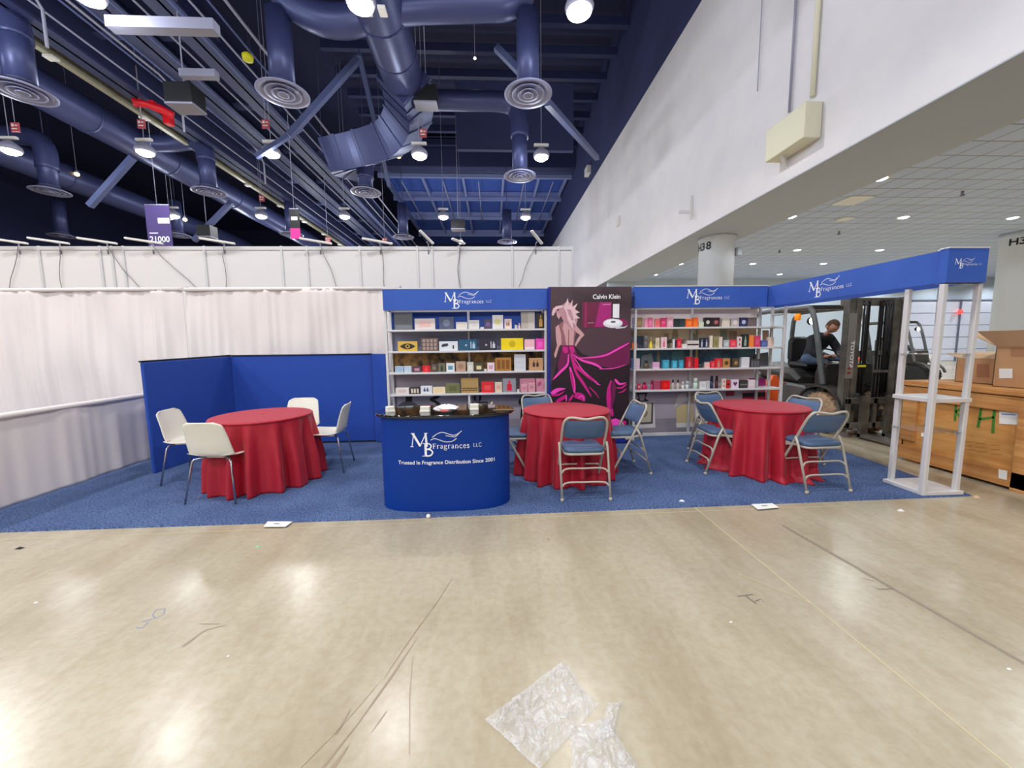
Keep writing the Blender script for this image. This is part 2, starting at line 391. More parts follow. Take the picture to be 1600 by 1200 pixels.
for i, (px, py, Y, lab) in enumerate(((720, 378, 29.4, 'small white lamp low above the white panel wall'), (623, 244, 22, 'tiny amber lamp left of a bright high bay lamp'),
        (540, 276, 24, 'tiny amber lamp below the curved duct'), (120, 272, 24, 'tiny amber lamp at far left between ducts'), (289, 343, 26, 'tiny amber lamp right of the purple banner'), (265, 339, 22, 'small white lamp at the purple banner edge'), (742, 91, 20, 'tiny white lamp high between the roof beams'))):
    p = at(px, py, Y=Y); k = .16 if i in (0, 5) else .12
    if i == 6: k = .06
    t = thing('work_light', p, lab, 'lamp')
    MB().lathe([(.01, -k), (k*.8, -k*.6), (k, 0), (k*.8, k*.5), (.01, k*.6)], 14, p).build('glass', M_LAMP if i in (0, 5, 6) else M_LAMPY, t)
    MB().lathe([(k*.8, k*.5), (k*.5, k*1.6), (.02, k*2)], 14, p).build('housing', M_PIPE, t)
    MB().tube([p+Vector((0, 0, k*1.8)), (p.x, p.y, 18.9)], .012, 6).build('suspension', M_PIPE, t)

dl = None
for i, (X, Y) in enumerate(DOWNS):
    light('SPOT', 'downlight_beam', (X, Y, 5.44), DOWN_W, (.93, .97, 1), spot_size=math.radians(150), spot_blend=.5, shadow_soft_size=.12)
    if X/Y > 1.40 or X/Y < .38: continue
    if dl is None:
        dl = thing('downlight', (0, 0, 0), 'x', 'downlight', 'recessed downlights')
        MB().lathe([(.12, .0), (.17, -.02), (.19, .0), (.17, .03)], 20).build('trim_ring', M_WHITE, dl, world=False)
        MB().lathe([(.01, -.035), (.1, -.03), (.135, -.01), (.01, .0)], 20).build('glass', M_DOWN, dl, world=False)
        first = True
    xr = (9.75, 13.6, 17.45, 21.3, 25.2, 29.1, 33).index(X); yr = (5.5, 9.6, 12.5, 16.95, 19.9, 23.0).index(Y)
    place(dl, not first, (X, Y, 5.5), 0, 'recessed ceiling downlight, %s one in the %s line out from the white wall' % (ordn(yr), ordn(xr).replace('nearest', 'first'))); first = False
for i, (px, py) in enumerate(((1332, 313), (1320, 342))):
    p = at(px, py, Z=5.49); k = (.35, .2)[i]
    tag(MB().box(p.x-k, p.x+k, p.y-k, p.y+k, 5.47, 5.5).build('access_panel', M_WHITE, bevel=.005), ('large', 'small')[i]+' square access panel in the tiled ceiling', 'ceiling panel')
for i, (px, py) in enumerate(((1502, 209), (1504, 301), (1311, 363), (1227, 332), (1218, 392))):
    p = at(px, py, Z=5.46)
    tag(MB().lathe([(.02, -.1), (.06, -.08), (.03, -.04), (.03, .04)], 10, p).build('sprinkler', M_PIPE), 'sprinkler head under the tiled ceiling, %s of five seen' % ('nearest', 'second nearest', 'third nearest', 'beside the soffit edge downlight', 'farthest')[i], 'sprinkler', 'ceiling sprinklers')

# ------------------------------------------------------------------ roof steel
def along(y0, y1): return (y0, y1)
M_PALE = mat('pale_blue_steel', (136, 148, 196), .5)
for k, Y in enumerate((35.2, 40.5, 46.5, 53.5)):
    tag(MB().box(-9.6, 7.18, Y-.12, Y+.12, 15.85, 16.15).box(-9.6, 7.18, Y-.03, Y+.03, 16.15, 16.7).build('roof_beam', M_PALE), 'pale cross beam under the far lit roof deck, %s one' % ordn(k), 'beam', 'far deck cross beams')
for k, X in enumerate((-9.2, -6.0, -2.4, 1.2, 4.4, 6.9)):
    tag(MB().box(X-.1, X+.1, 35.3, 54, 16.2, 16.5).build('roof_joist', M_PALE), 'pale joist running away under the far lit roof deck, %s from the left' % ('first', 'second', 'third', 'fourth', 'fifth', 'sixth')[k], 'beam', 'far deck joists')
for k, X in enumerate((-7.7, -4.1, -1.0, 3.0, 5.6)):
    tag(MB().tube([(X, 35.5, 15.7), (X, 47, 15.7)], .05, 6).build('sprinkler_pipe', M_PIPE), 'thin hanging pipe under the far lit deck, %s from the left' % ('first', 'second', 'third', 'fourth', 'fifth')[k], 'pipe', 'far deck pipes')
structure('ceiling_far_deck', MB().box(-9.8, 7.2, 34.8, 61, 16.75, 16.9), mat('lit_deck', (62, 92, 180), .7))  # blue brightened beyond the roof navy so the deck looks lit
t = thing('catwalk', (-1, 34.4, 16), 'dark blue cross catwalk with thin rails above the far deck', 'catwalk')
MB().box(-9.8, 7.18, 33.6, 34.6, 16.1, 16.3).box(-9.8, 7.18, 33.55, 33.65, 16.1, 17.6).build('edge_beam', M_STEEL, t)
for z in (18.0, 18.4, 18.8): MB().tube([(-9.8, 33.6, z), (7.1, 33.6, z)], .04, 6).build('rail', M_STEEL2, t)
b = MB()
for k in range(12): b.bar((-9.6+k*1.5, 33.6, 17.5), (-9.6+k*1.5, 33.6, 18.8), .05)
b.build('rail_posts', M_STEEL2, t)
# purlins below the near roof
for k in range(14):
    Y = 9+k*2.0
    if Y > 33: break
    tag(MB().box(-9, 7.18, Y-.08, Y+.08, 17.5, 17.9).box(-9, 7.18, Y-.15, Y+.15, 17.42, 17.5).build('purlin', M_STEEL), 'dark navy roof beam crossing near roof, %s from the front' % ('first', 'second', 'third', 'fourth', 'fifth', 'sixth', 'seventh', 'eighth', 'ninth', 'tenth', 'eleventh', 'twelfth', 'thirteenth', 'fourteenth')[k], 'beam', 'near roof beams')
tag(MB().box(-1.9, 5.0, 24, 24.3, 12.9, 16.6).build('duct_screen', M_NAVYWALL), 'large flat dark blue panel behind the lower branch duct', 'panel')

# long walkway truss on the left, running away from the camera
t = thing('truss_walkway', (-12, 20, 11), 'long dark blue girder walkway running away across the left ceiling', 'walkway')
def gird(X, z0, z1, fl=.3): return MB().box(X-fl, X+fl, 2, 56, z0, z0+.06).box(X-.04, X+.04, 2, 56, z0, z1).box(X-fl, X+fl, 2, 56, z1-.06, z1)
gird(-13.4, 11.0, 12.2, .35).build('girder', M_STEEL, t)
gird(-11.4, 11.6, 12.6, .5).build('girder', M_STEEL, t)
gird(-9.6, 11.6, 12.8, .45).build('girder', M_STEEL, t)
for k in range(13):
    MB().bar((-13.4, 3+k*4, 12.2), (-9.4, 3+k*4, 12.2), .35, .12).build('cross_member', M_STEEL2, t)
MB().box(-11.0, -9.8, 2, 56, 12.4, 12.45).build('deck', M_STEEL, t)
MB().box(-14.35, -14.15, 2, 56, 11.0, 11.14).box(-14.28, -14.22, 2, 56, 11.14, 11.5).build('track_rail', mat('track_metal', (176, 172, 150), .4, metal=.3), t)
b = MB()
for k in range(14): b.box(-14.4, -14.1, 4+k*3.4, 4.25+k*3.4, 10.93, 11.0)
b.build('track_clips', M_WHITE, t)
for k, (X, Z) in enumerate(((-13.9, 11.9), (-12.9, 11.3), (-12.3, 11.5), (-11.9, 12.0), (-10.8, 11.4), (-10.4, 11.7), (-9.0, 11.3), (-8.7, 11.6), (-8.4, 11.9), (-8.1, 12.2), (-11.1, 10.9))):
    tag(MB().tube([(X, 2, Z), (X, 56, Z)], .035 if k % 3 else .055, 6).build('ceiling_pipe', M_PIPE if k % 2 else M_STEEL2), 'thin pipe running along the left walkway, %s from the left' % ('first', 'second', 'third', 'fourth', 'sixth', 'seventh', 'eighth', 'ninth', 'tenth', 'eleventh', 'fifth')[k], 'pipe', 'walkway pipes')
for k, (Y, X) in enumerate(((12.6, -12.6), (17, -12.2), (22, -11.9))):
    tag(MB().tube([(X, Y-5, 11.6), (X, Y-1, 11.6), (X, Y-.3, 11.45), (X, Y, 11.1), (X, Y, 10.1)], .04, 8).build('drop_conduit', M_PIPE), 'grey conduit bending down from the walkway, %s one' % ordn(k), 'conduit', 'drop conduits')
# pale light bar, red clamp, speakers, yellow bag
p = at(275, 40, Y=10.2); tag(MB().box(p.x-1.5, p.x+.9, 10.1, 10.35, p.z-.12, p.z+.12).build('light_bar', M_PIPE), 'pale horizontal bar across the top left of the walkway', 'bar')
p = at(300, 116, Y=12.4); tag(MB().box(p.x-.3, p.x+.7, 12.3, 12.5, p.z-.1, p.z+.1).build('light_bar', M_PIPE), 'short pale bar beside the dark speaker on the walkway', 'bar')
p = at(240, 170, X=-13.0)
t = thing('red_hoist', p, 'red hoist clamp on the long ceiling track', 'hoist')
M_RED = mat('red_enamel', (220, 20, 36), .4)
MB().tube([p+Vector((-.5, -.3, .06)), p+Vector((-.15, -.1, .1)), p+Vector((.2, .1, .04)), p+Vector((.5, .3, -.08))], [.16, .12, .16, .14], 10).build('body', M_RED, t)
MB().box(p.x-.08, p.x+.08, p.y-.1, p.y+.1, p.z+.05, 11.0).build('mount', M_RED, t)
MB().box(p.x+.05, p.x+.3, p.y+.3, p.y+.6, p.z-.35, p.z).build('hook', M_RED, t, bevel=.03)
for k, (px, py, Y, ww, lab) in enumerate(((290, 160, 13, .4, 'black speaker with pale underside hanging on the left walkway'), (666, 158, 15.6, .42, 'black speaker box hanging beside the curved duct'), (716, 355, 26, .45, 'small black speaker under the far lit deck'), (324, 366, 22, .35, 'grey speaker hanging above the panel wall at left'))):
    p = at(px, py, Y=Y); t = thing('hanging_speaker', p, lab, 'speaker', 'hanging speakers')
    MB().box(p.x-ww, p.x+ww, Y-.3, Y+.3, p.z-.15, p.z+.42).build('cabinet', M_DARK, t, bevel=.02)
    MB().box(p.x-ww, p.x+ww, Y-.3, Y+.3, p.z-.2, p.z-.15).build('grille', M_PIPE, t)
    MB().tube([(p.x, Y, p.z+.4), (p.x, Y, 18.9)], .02, 6).build('cable', M_PIPE, t)
p = at(387, 90, Y=13); tag(MB().lathe([(.02, -.12), (.14, -.08), (.16, .05), (.05, .14)], 10, p).build('yellow_bag', mat('yellow_paint', (214, 206, 20), .5)), 'small yellow object lying on the walkway pipes', 'bag')

# ------------------------------------------------------------------ ducts and diffusers
def arc(pts, n=8):      # smooth path through points (Catmull-Rom)
    P = [Vector(p) for p in pts]; P = [P[0]*2-P[1]]+P+[P[-1]*2-P[-2]]; out = []
    for i in range(1, len(P)-2):
        for k in range(n):
            s_ = k/n; a, b_, c_, d = P[i-1], P[i], P[i+1], P[i+2]
            out.append(.5*((2*b_)+(c_-a)*s_+(2*a-5*b_+4*c_-d)*s_*s_+(3*b_-a-3*c_+d)*s_**3))
    out.append(P[-2]); return out
def seam_tube(b, path, r, n=20, every=4):
    b.tube(path, r, n)
    for i in range(every, len(path)-1, every):
        d = (Vector(path[i+1])-Vector(path[i-1])).normalized()
        b.tube([Vector(path[i])-d*.04, Vector(path[i])+d*.04], r*1.03, n)
    return b
b = MB(); seam_tube(b, [(-3.1, y, 11.2) for y in (-4, 0, 3, 6, 8, 9.5, 11, 12.5, 14, 15.3)], .72, every=1)
tag(b.build('main_duct', M_DUCT), 'large round grey-blue duct running away at the top centre', 'duct')
b = MB(); seam_tube(b, [(-16.8, y, 11.2) for y in (2, 6, 10, 14, 18, 22, 27, 34, 45)], .68, every=1)
tag(b.build('main_duct', M_DUCT), 'long round duct slanting down through the left ceiling', 'duct')
b = MB(); seam_tube(b, [(-24, y, 11.2) for y in (6, 12, 18, 24, 30, 40)], .68, every=1)
tag(b.build('main_duct', M_DUCT), 'far left round duct low above the panel wall', 'duct')
b = MB()
bx = arc([(-3.1, 15.2, 11.2), (-3.1, 16.0, 11.15), (-3.3, 17.0, 10.9), (-4.2, 18.0, 10.5), (-5.8, 18.6, 10.3), (-7.0, 19.4, 10.5), (-7.2, 20.6, 10.8), (-6.4, 21.4, 10.9)], 5)
bp_, br_ = [], []
for i, q in enumerate(bx):
    d = (bx[min(i+1, len(bx)-1)]-bx[max(i-1, 0)]).normalized()
    if i % 3 == 1:
        bp_ += [q-d*.05, q-d*.045, q+d*.045, q+d*.05]; br_ += [.95, 1.0, 1.0, .95]
    else: bp_.append(q); br_.append(.95)
b.tube(bp_, br_, 4, smooth=False)
tag(b.build('curved_duct', M_DUCT), 'large segmented curved duct sweeping left and down at centre', 'duct')
t = tag(MB().box(-3.35, -3.1, 11.1, 11.6, 10.38, 10.44).box(-2.9, -2.7, 11.3, 11.6, 10.38, 10.46).build('duct_tag', M_WHITE), 'two white paper tags stuck under the main duct', 'tag')

dif0 = None
def make_diffuser():
    t = thing('air_diffuser', (0, 0, 0), 'x', 'air diffuser', 'round ceiling air diffusers')
    MB().lathe([(.34, .25), (.5, .08), (.72, 0), (.72, -.03), (.60, -.02), (.52, .03)], 36).build('outer_ring', M_DIFF, t, world=False)
    MB().lathe([(.30, .2), (.44, .02), (.5, -.03), (.42, -.01), (.36, .06)], 32).build('ring', M_DIFF, t, world=False)
    MB().lathe([(.14, .15), (.26, 0), (.32, -.05), (.24, -.03), (.18, .05)], 28).build('ring', M_DIFF, t, world=False)
    MB().lathe([(.02, -.02), (.12, -.07), (.16, -.06), (.08, .05), (.02, .1)], 24).build('cone', M_DIFF, t, world=False)
    MB().lathe([(.02, .12), (.5, .12), (.5, .14), (.02, .14)], 24).build('throat', M_DARK, t, world=False)
    MB().lathe([(.34, .14), (.34, 2.2)], 24).build('drop_duct', M_DUCT, t, world=False)
    MB().tube([(0, 0, 2.1), (0, 0, 9.95)], .02, 6).build('hanger_rod', M_STEEL, t, world=False)
    return t
DIF = [(-6.1, 12.6, 'nearest row, left of centre'), (1.2, 12.4, 'nearest row, right of centre'), (-13.6, 12.75, 'nearest row, far left'),
       (-21, 20.3, 'middle row, leftmost'), (-13.6, 20.2, 'middle row, second from left'), (-6.1, 20.1, 'middle row, under the curved duct'), (1.35, 18.1, 'middle row, rightmost'),
       (-28.6, 28, 'far row, leftmost'), (-21, 27.8, 'far row, second from left'), (-13.4, 27.5, 'far row, behind the magenta banner'), (-6.1, 28.1, 'far row, fourth from left'), (1.2, 29.3, 'far row, rightmost')]
dp = make_diffuser()
for i, (X, Y, lab) in enumerate(DIF): place(dp, i > 0, (X, Y, 9), 0, 'round air diffuser on a drop duct, '+lab)
def branch(pts, r, lab):
    b = MB(); b.tube(arc(pts, 6), r, 18); tag(b.build('branch_duct', M_DUCT), lab, 'duct')
branch([(-3.4, 12.6, 11.2), (-4.2, 12.6, 11.0), (-5.0, 12.6, 11.1), (-5.8, 12.6, 11.6), (-6.1, 12.6, 12.3), (-6.1, 12.6, 14)], .42, 'round branch duct curving left from the main duct at top centre')
branch([(-2.8, 12.4, 11.2), (-1.8, 12.4, 11.3), (-.2, 12.4, 11.4), (.7, 12.4, 11.5), (1.15, 12.4, 12.1), (1.2, 12.4, 14)], .4, 'round branch duct running right from the main duct at the top')
branch([(-2.6, 18.1, 12.1), (-1, 18.1, 12.1), (.4, 18.1, 12.1), (1.1, 18.1, 11.9), (1.35, 18.1, 11.3), (1.35, 18.1, 10.6)], .4, 'lower round branch duct running right and bending down to a diffuser')
branch([(-16.4, 12.75, 11.2), (-15.2, 12.75, 11.2), (-14.2, 12.75, 11.3), (-13.7, 12.75, 11.0), (-13.6, 12.75, 10.4)], .38, 'round branch duct feeding the nearest far left diffuser')
branch([(-16.4, 20.2, 11.2), (-15.2, 20.2, 11.2), (-14.2, 20.2, 11.3), (-13.7, 20.2, 11.0), (-13.6, 20.2, 10.4)], .38, 'round branch duct feeding the middle row left diffuser')
branch([(-24, 20.3, 11.2), (-22.6, 20.3, 11.5), (-21.4, 20.3, 11.4), (-21, 20.3, 10.9), (-21, 20.3, 10)], .4, 'curved branch duct dropping at the far left edge')
branch([(-6.3, 21.2, 10.9), (-6.1, 20.6, 10.7), (-6.1, 20.15, 10.2), (-6.1, 20.1, 9.6)], .4, 'short duct elbow dropping from the curved duct')
# diagonal steel braces
def brace(a, b_, Y, wd, lab, Y2=None):
    p = at(a[0], a[1], Y=Y); q = at(b_[0], b_[1], Y=Y2 or Y)
    tag(MB().bar(p, q, wd, wd).build('steel_brace', M_STEEL2), lab, 'brace', 'diagonal steel braces')
brace((452, 212), (560, 92), 15, .2, 'blue steel brace slanting up right beside the nearest left diffuser')
brace((561, 84), (608, 290), 17, .18, 'steep blue steel brace crossing the curved duct', 24)
brace((606, 285), (666, 375), 35, .3, 'blue steel edge member at the left of the far deck', 52)
brace((140, 322), (208, 246), 19, .22, 'blue steel brace at far left above the panel wall')
brace((303, 376), (362, 316), 22, .22, 'blue steel brace right of the purple banner')
brace((775, 74), (812, 112), 14, .2, 'short blue brace above the right diffuser')
brace((855, 160), (933, 247), 13.5, .2, 'blue steel brace running down to the white wall', 20)
brace((400, 245), (470, 200), 16, .16, 'thin blue brace meeting the walkway beside a lamp')
# truss legs between levels
for k, (px, y0, y1, Y) in enumerate(((233, 150, 380, 26), (384, 330, 382, 22), (570, 215, 285, 17.5))):
    pass
# hanging red row signs
for k, (px, py, Y) in enumerate(((24, 199, 16), (221, 194, 16.4), (415, 194, 16.3), (661, 208, 16.7), (409, 310, 23.5), (512, 375, 24), (601, 376, 24), (658, 190, 24))):
    if k == 7: continue
    p = at(px, py, Y=Y); t = thing('row_sign', p, 'small red square sign hanging, %s' % ('farthest left', 'above the pink lamp at left', 'beside the left walkway lamp', 'above the bright lamp right of the curved duct', 'above the lamp left of centre', 'just above the panel wall at left of centre', 'just above the panel wall near centre')[k], 'sign', 'hanging red signs')
    MB().box(p.x-.14, p.x+.14, Y-.02, Y+.02, p.z-.16, p.z+.16).build('board', mat('red_sign', (190, 84, 92), .5), t)
    MB().box(p.x-.1, p.x-.02, Y-.03, Y-.021, p.z+.02, p.z+.11).box(p.x+.02, p.x+.1, Y-.03, Y-.021, p.z+.04, p.z+.08).box(p.x-.1, p.x+.08, Y-.03, Y-.021, p.z-.08, p.z-.04).build('marking', M_WHITE, t)
    MB().tube([(p.x, Y, p.z+.15), (p.x, Y, 18.9)], .01, 6).build('cord', M_PIPE, t)
# hanging numbered banners
p0 = at(226, 320, Y=18); p1 = at(264, 322, Y=18); x0, x1, zt = p0.x, p1.x, p0.z
t = thing('numbered_banner', ((x0+x1)/2, 18, zt-2.2), 'purple hanging banner numbered 21000 above the left panel wall', 'banner')
MB().box(x0, x1, 17.98, 18.02, zt-2.2, zt).build('cloth', mat('purple_banner', (74, 58, 116), .7), t)
b = MB(); xc = (x0+x1)/2
text_mesh('21000', .24, (xc, 17.97, zt-1.55), (1, 0, 0), (0, 0, 1), mb=b, bold=.02); text_mesh('21199', .24, (xc, 17.97, zt-2.08), (1, 0, 0), (0, 0, 1), mb=b, bold=.02)
b.box(x0+.1, x0+.22, 17.97, 17.975, zt-1.72, zt-1.69); b.box(x0+.1, x0+.45, 17.97, 17.975, zt-1.2, zt-1.16); b.box(x1-.5, x1-.02, 17.97, 17.975, zt-.78, zt-.55)
b.build('lettering', M_LETTER, t)
MB().tube([(x0, 18, zt), (x1, 18, zt)], .03, 8).tube([(xc, 18, zt), (xc, 18, 18.9)], .012, 6).build('hanging_bar', M_PIPE, t)
p0 = at(452, 330, Y=18.5); p1 = at(467, 332, Y=18.5)
t = thing('aisle_banner', (p0.x, 18.5, p0.z-1.3), 'small black and magenta hanging banner left of centre', 'banner')
MB().box(p0.x, p1.x, 18.48, 18.52, p0.z-.75, p0.z+.1).build('cloth', M_DARK, t)
MB().box(p0.x, p1.x, 18.47, 18.53, p0.z-1.2, p0.z-.75).build('lower_cloth', mat('magenta_banner', (226, 40, 140), .6), t)
MB().box(p0.x+.08, p0.x+.35, 18.46, 18.47, p0.z-.4, p0.z-.25).build('lettering', M_LETTER, t)
MB().tube([(p0.x, 18.5, p0.z+.1), (p1.x, 18.5, p0.z+.1)], .03, 8).tube([((p0.x+p1.x)/2, 18.5, p0.z+.1), ((p0.x+p1.x)/2, 18.5, 18.9)], .012, 6).build('hanging_bar', M_PIPE, t)

# ------------------------------------------------------------------ carpet, floor marks
CX0, CX1, CY0, CY1 = -8.5, 4.58, 3.26, 6.5
tag(MB().add([(CX0, 3.24, 0), (-.9, 3.25, 0), (4.58, 3.33, 0), (4.72, 4.8, 0), (4.72, 6.5, 0), (CX0, 6.5, 0),
              (CX0, 3.25, .012), (-.9, 3.26, .012), (4.57, 3.34, .012), (4.71, 4.8, .012), (4.71, 6.5, .012), (CX0, 6.5, .012)],
             [(5, 4, 3, 2, 1, 0), (6, 7, 8, 9, 10, 11)] + [(i, (i+1) % 6, 6+(i+1) % 6, 6+i) for i in range(6)]).build('carpet', M_CARPET), 'blue booth carpet laid on the concrete floor', 'carpet')
FR, FU = Vector((1, 0, 0)), Vector((0, 1, 0))
def fl(*pts): return [(at(x, y, Z=0).x, at(x, y, Z=0).y) for x, y in pts]
def mark(name, strokes, m, z=.0012):
    b = MB()
    for pts, wd in strokes: b.ribbon(pts, wd, (0, 0, z), FR, FU)
    return b.build(name, m, FLOOR, world=False)
J1 = mat('joint_line', (206, 192, 150), .5); J2 = mat('joint_grey', (142, 130, 112), .45); J3 = mat('scuff', (150, 132, 110), .4); J4 = mat('marker_blue', (128, 138, 168), .5); J5 = mat('marker_black', (92, 90, 86), .5)
mark('joint', [([(1.82, 3.3), (1.80, 1.0), (1.79, -2)], .007)], J1, .001)
mark('joint', [([(-4.2, 3.1), (-.9, 3.16), (.2, 3.19), (3.2, 3.22)], .006)], J1, .0011)
mark('joint', [([(2.35, 2.9), (2.45, 1.5), (2.5, -1)], [.03, .022, .03])], J2, .001)
mark('tape_line', [(fl((1155, 897), (1200, 915), (1266, 942)), .006)], J1, .0013)
mark('scuff_mark', [(fl((500, 1205), (560, 1130), (610, 1060), (650, 1000)), [.012, .004, .012, .002]), (fl((520, 1200), (545, 1165)), [.02, .004]), (fl((600, 1060), (640, 1000), (680, 945)), [.002, .007, .002]),
                    (fl((580, 1145), (604, 1112)), [.002, .006]), (fl((676, 952), (706, 905)), [.006, .002]), (fl((525, 1148), (548, 1108)), [.012, .006]), (fl((470, 1200), (530, 1140), (590, 1070)), [.003, .002, .003])], J3)
mark('scuff_mark', [(fl((286, 1010), (320, 985), (352, 977)), [.02, .008, .003]), (fl((310, 975), (345, 975)), [.004, .004]), (fl((640, 1180), (640, 1090), (645, 1025)), [.002, .003, .002])], J3, .0014)
mark('marker_writing', [(fl((213, 980), (222, 982), (232, 972)), .006), (fl((222, 972), (242, 966)), .006), (fl((238, 962), (244, 953), (258, 951), (256, 960), (244, 966), (238, 962)), .005)], J4)
mark('marker_writing', [(fl((1152, 932), (1177, 929)), .006), (fl((1165, 931), (1182, 944)), .006), (fl((1180, 940), (1188, 936), (1194, 941)), .004), (fl((1346, 903), (1366, 908)), .005), (fl((1363, 917), (1372, 921), (1396, 920)), .005)], J5)
# papers, cap, scraps
M_PAPER = mat('paper', (232, 230, 224), .7)
for pts, lab in ((((412, 823), (418, 815), (457, 815), (446, 823)), 'white paper card on the floor below the left table'), (((1174, 788), (1207, 786.5), (1217, 793), (1184, 796)), 'white paper card on the floor at the right carpet edge')):
    P = [at(x, y, Z=.015) for x, y in pts]
    t = tag(MB().add([(p.x, p.y, .013) for p in P]+[(p.x, p.y, .017) for p in P], [(0, 1, 2, 3)[::-1], (4, 5, 6, 7), (0, 1, 5, 4), (1, 2, 6, 5), (2, 3, 7, 6), (3, 0, 4, 7)]).build('paper_card', M_PAPER), lab, 'paper')
    c = sum(P, Vector())/4
    b = MB(); b.ribbon([(c.x-.03, c.y+.005), (c.x+.02, c.y)], .012, (0, 0, .0185), FR, FU); b.build('print', J5, t, world=False)
p = at(670, 806, Z=.01); tag(MB().lathe([(.002, 0), (.017, .003), (.02, .017), (.014, .03), (.002, .034)], 18, (p.x, p.y-.02, .0)).build('paper_ball', M_PAPER), 'small round white ball on the floor in front of the counter', 'ball')
for i, (px, py, m, lab) in enumerate(((31, 855, M_DARK, 'small black scrap at the left edge of the floor'), (403, 852, mat('green_bit', (110, 190, 150), .5), 'tiny green scrap below the left paper card'), (1407, 796, M_PAPER, 'white scrap on the floor below the tower'),
                                      (1065, 783, M_PAPER, 'white scrap lying on the carpet front edge'), (56, 939, M_PAPER, 'tiny white crumb on the left floor'), (1577, 1042, M_PAPER, 'tiny white crumb near the right floor joint'), (1525, 775, M_CARDL, 'tan scrap beside the carpet corner'), (356, 1022, M_PAPER, 'tiny white crumb on the floor left of centre'), (1142, 969, M_PAPER, 'tiny white crumb right of the floor marking'), (857, 841, M_DARK, 'tiny black crumb in front of the middle table'))):
    p = at(px, py, Z=.01); k = (.03, .02, .035, .03, .012, .012, .035, .008, .01, .008)[i]; z = .012 if i == 3 else 0
    tag(MB().add([(p.x-k, p.y-k*.4, z), (p.x+k*.6, p.y-k*.6, z), (p.x+k, p.y+k*.3, z), (p.x-k*.4, p.y+k*.5, z), (p.x, p.y, z+k*.5)], [(3, 2, 1, 0), (0, 1, 4), (1, 2, 4), (2, 3, 4), (3, 0, 4)]).build('scrap', m), lab, 'scrap')

# ------------------------------------------------------------------ crumpled plastic bags on the floor
M_BAG = bpy.data.materials.new('clear_plastic_film'); M_BAG.use_nodes = True
nt = M_BAG.node_tree; bs = nt.nodes['Principled BSDF']
bs.inputs['Base Color'].default_value = (.86, .86, .88, 1); bs.inputs['Roughness'].default_value = .12; bs.inputs['Specular IOR Level'].default_value = .9
tc = nt.nodes.new('ShaderNodeTexCoord'); nz = nt.nodes.new('ShaderNodeTexNoise'); nz.inputs['Scale'].default_value = 14; nz.inputs['Detail'].default_value = 3; nz.inputs['Distortion'].default_value = 2.5
mr = nt.nodes.new('ShaderNodeMapRange'); mr.inputs[1].default_value = .3; mr.inputs[2].default_value = .7; mr.inputs[3].default_value = .16; mr.inputs[4].default_value = .5
bp = nt.nodes.new('ShaderNodeBump'); bp.inputs['Strength'].default_value = .5; bp.inputs['Distance'].default_value = .01
nt.links.new(tc.outputs['Object'], nz.inputs[0]); nt.links.new(nz.outputs[0], mr.inputs[0]); nt.links.new(mr.outputs[0], bs.inputs['Alpha'])
nt.links.new(nz.outputs[0], bp.inputs['Height']); nt.links.new(bp.outputs[0], bs.inputs['Normal'])
from mathutils import noise as mnoise
def film(name, corners, n, amp, seed, lab, z0=.004):
    P = [at(x, y, Z=.02) for x, y in corners]     # four corners
    def fn(u, v):
        p = P[0]*(1-u)*(1-v)+P[1]*u*(1-v)+P[2]*u*v+P[3]*(1-u)*v
        q = Vector((p.x*9+seed, p.y*9, seed)); q = q+Vector((mnoise.noise(q*1.3), mnoise.noise(q*1.7+Vector((5, 2, 1))), 0))*.6
        rd = lambda s_: (1-min(1, abs(mnoise.noise(q*s_))*2.6))**2
        h = rd(1.0)*.6+rd(2.3)*.45+rd(4.7)*.3+abs(mnoise.noise(q*.6))*.7
        e = min(u, 1-u, v, 1-v); ee = min(1, e*9)
        wob = mnoise.noise(Vector((p.x*9, p.y*9, seed*2)))*.012
        return (p.x+wob, p.y+wob*.7, z0+amp*h*(.25+.75*ee)+.01*ee)
    return tag(MB().grid(fn, n, n, smooth=False).build(name, M_BAG), lab, 'plastic bag')
film('plastic_bag', ((761, 1117), (842, 1197), (933, 1098), (880, 1028)), 150, .022, 3.1, 'crumpled clear plastic bag lying flat at the bottom of the floor')
film('plastic_bag', ((892, 1130), (890, 1230), (1018, 1225), (952, 1118)), 110, .02, 8.3, 'narrower clear plastic film under the bag, running off the bottom edge', .003)
film('plastic_bag', ((928, 1150), (958, 1146), (972, 1092), (950, 1096)), 40, .02, 5.3, 'small twisted end of clear film beside the bag')

# ------------------------------------------------------------------ drapes, panel wall behind
def drape(name, x0, x1, z1, Y, lab, amp=.035, seed=0, cols=None, rows=10, axis='x', header=True):
    n = cols or int((x1-x0)/.016)
    def fn(u, v):
        s_ = x0+(x1-x0)*u; z = .03+(z1-.03)*v
        k = .35+.65*(1-v)
        y = amp*k*(math.sin(s_*17+seed+1.3*math.sin(s_*3.1+seed))+.6*math.sin(s_*41+seed*2+math.sin(s_*7)*1.5))*(.6+.8*abs(mnoise.noise(Vector((s_*1.3, z*.4, seed)))))
        y += (.05 if axis == 'x' else .018)*mnoise.noise(Vector((s_*2.2, z*1.1, seed+5)))
        if header and v > .97: y += .008*math.sin(s_*180)
        return (s_, Y+y, z) if axis == 'x' else (Y+y, s_, z)
    b = MB().grid(fn, n, rows*3)
    if header:                                            # rod pocket ruffle
        P = [((x0, Y, z1-.01) if axis == 'x' else (Y, x0, z1-.01)), ((x1, Y, z1-.01) if axis == 'x' else (Y, x1, z1-.01))]
        b.tube([P[0], P[1]], .028, 8)
    return tag(b.build(name, M_DRAPE, solid=.003), lab, 'drape', 'white pipe-and-drape curtains')
drape('drape_curtain', -8.3, -4.87, 2.43, 6.42, 'tall white back drape left of the dark seam', seed=1)
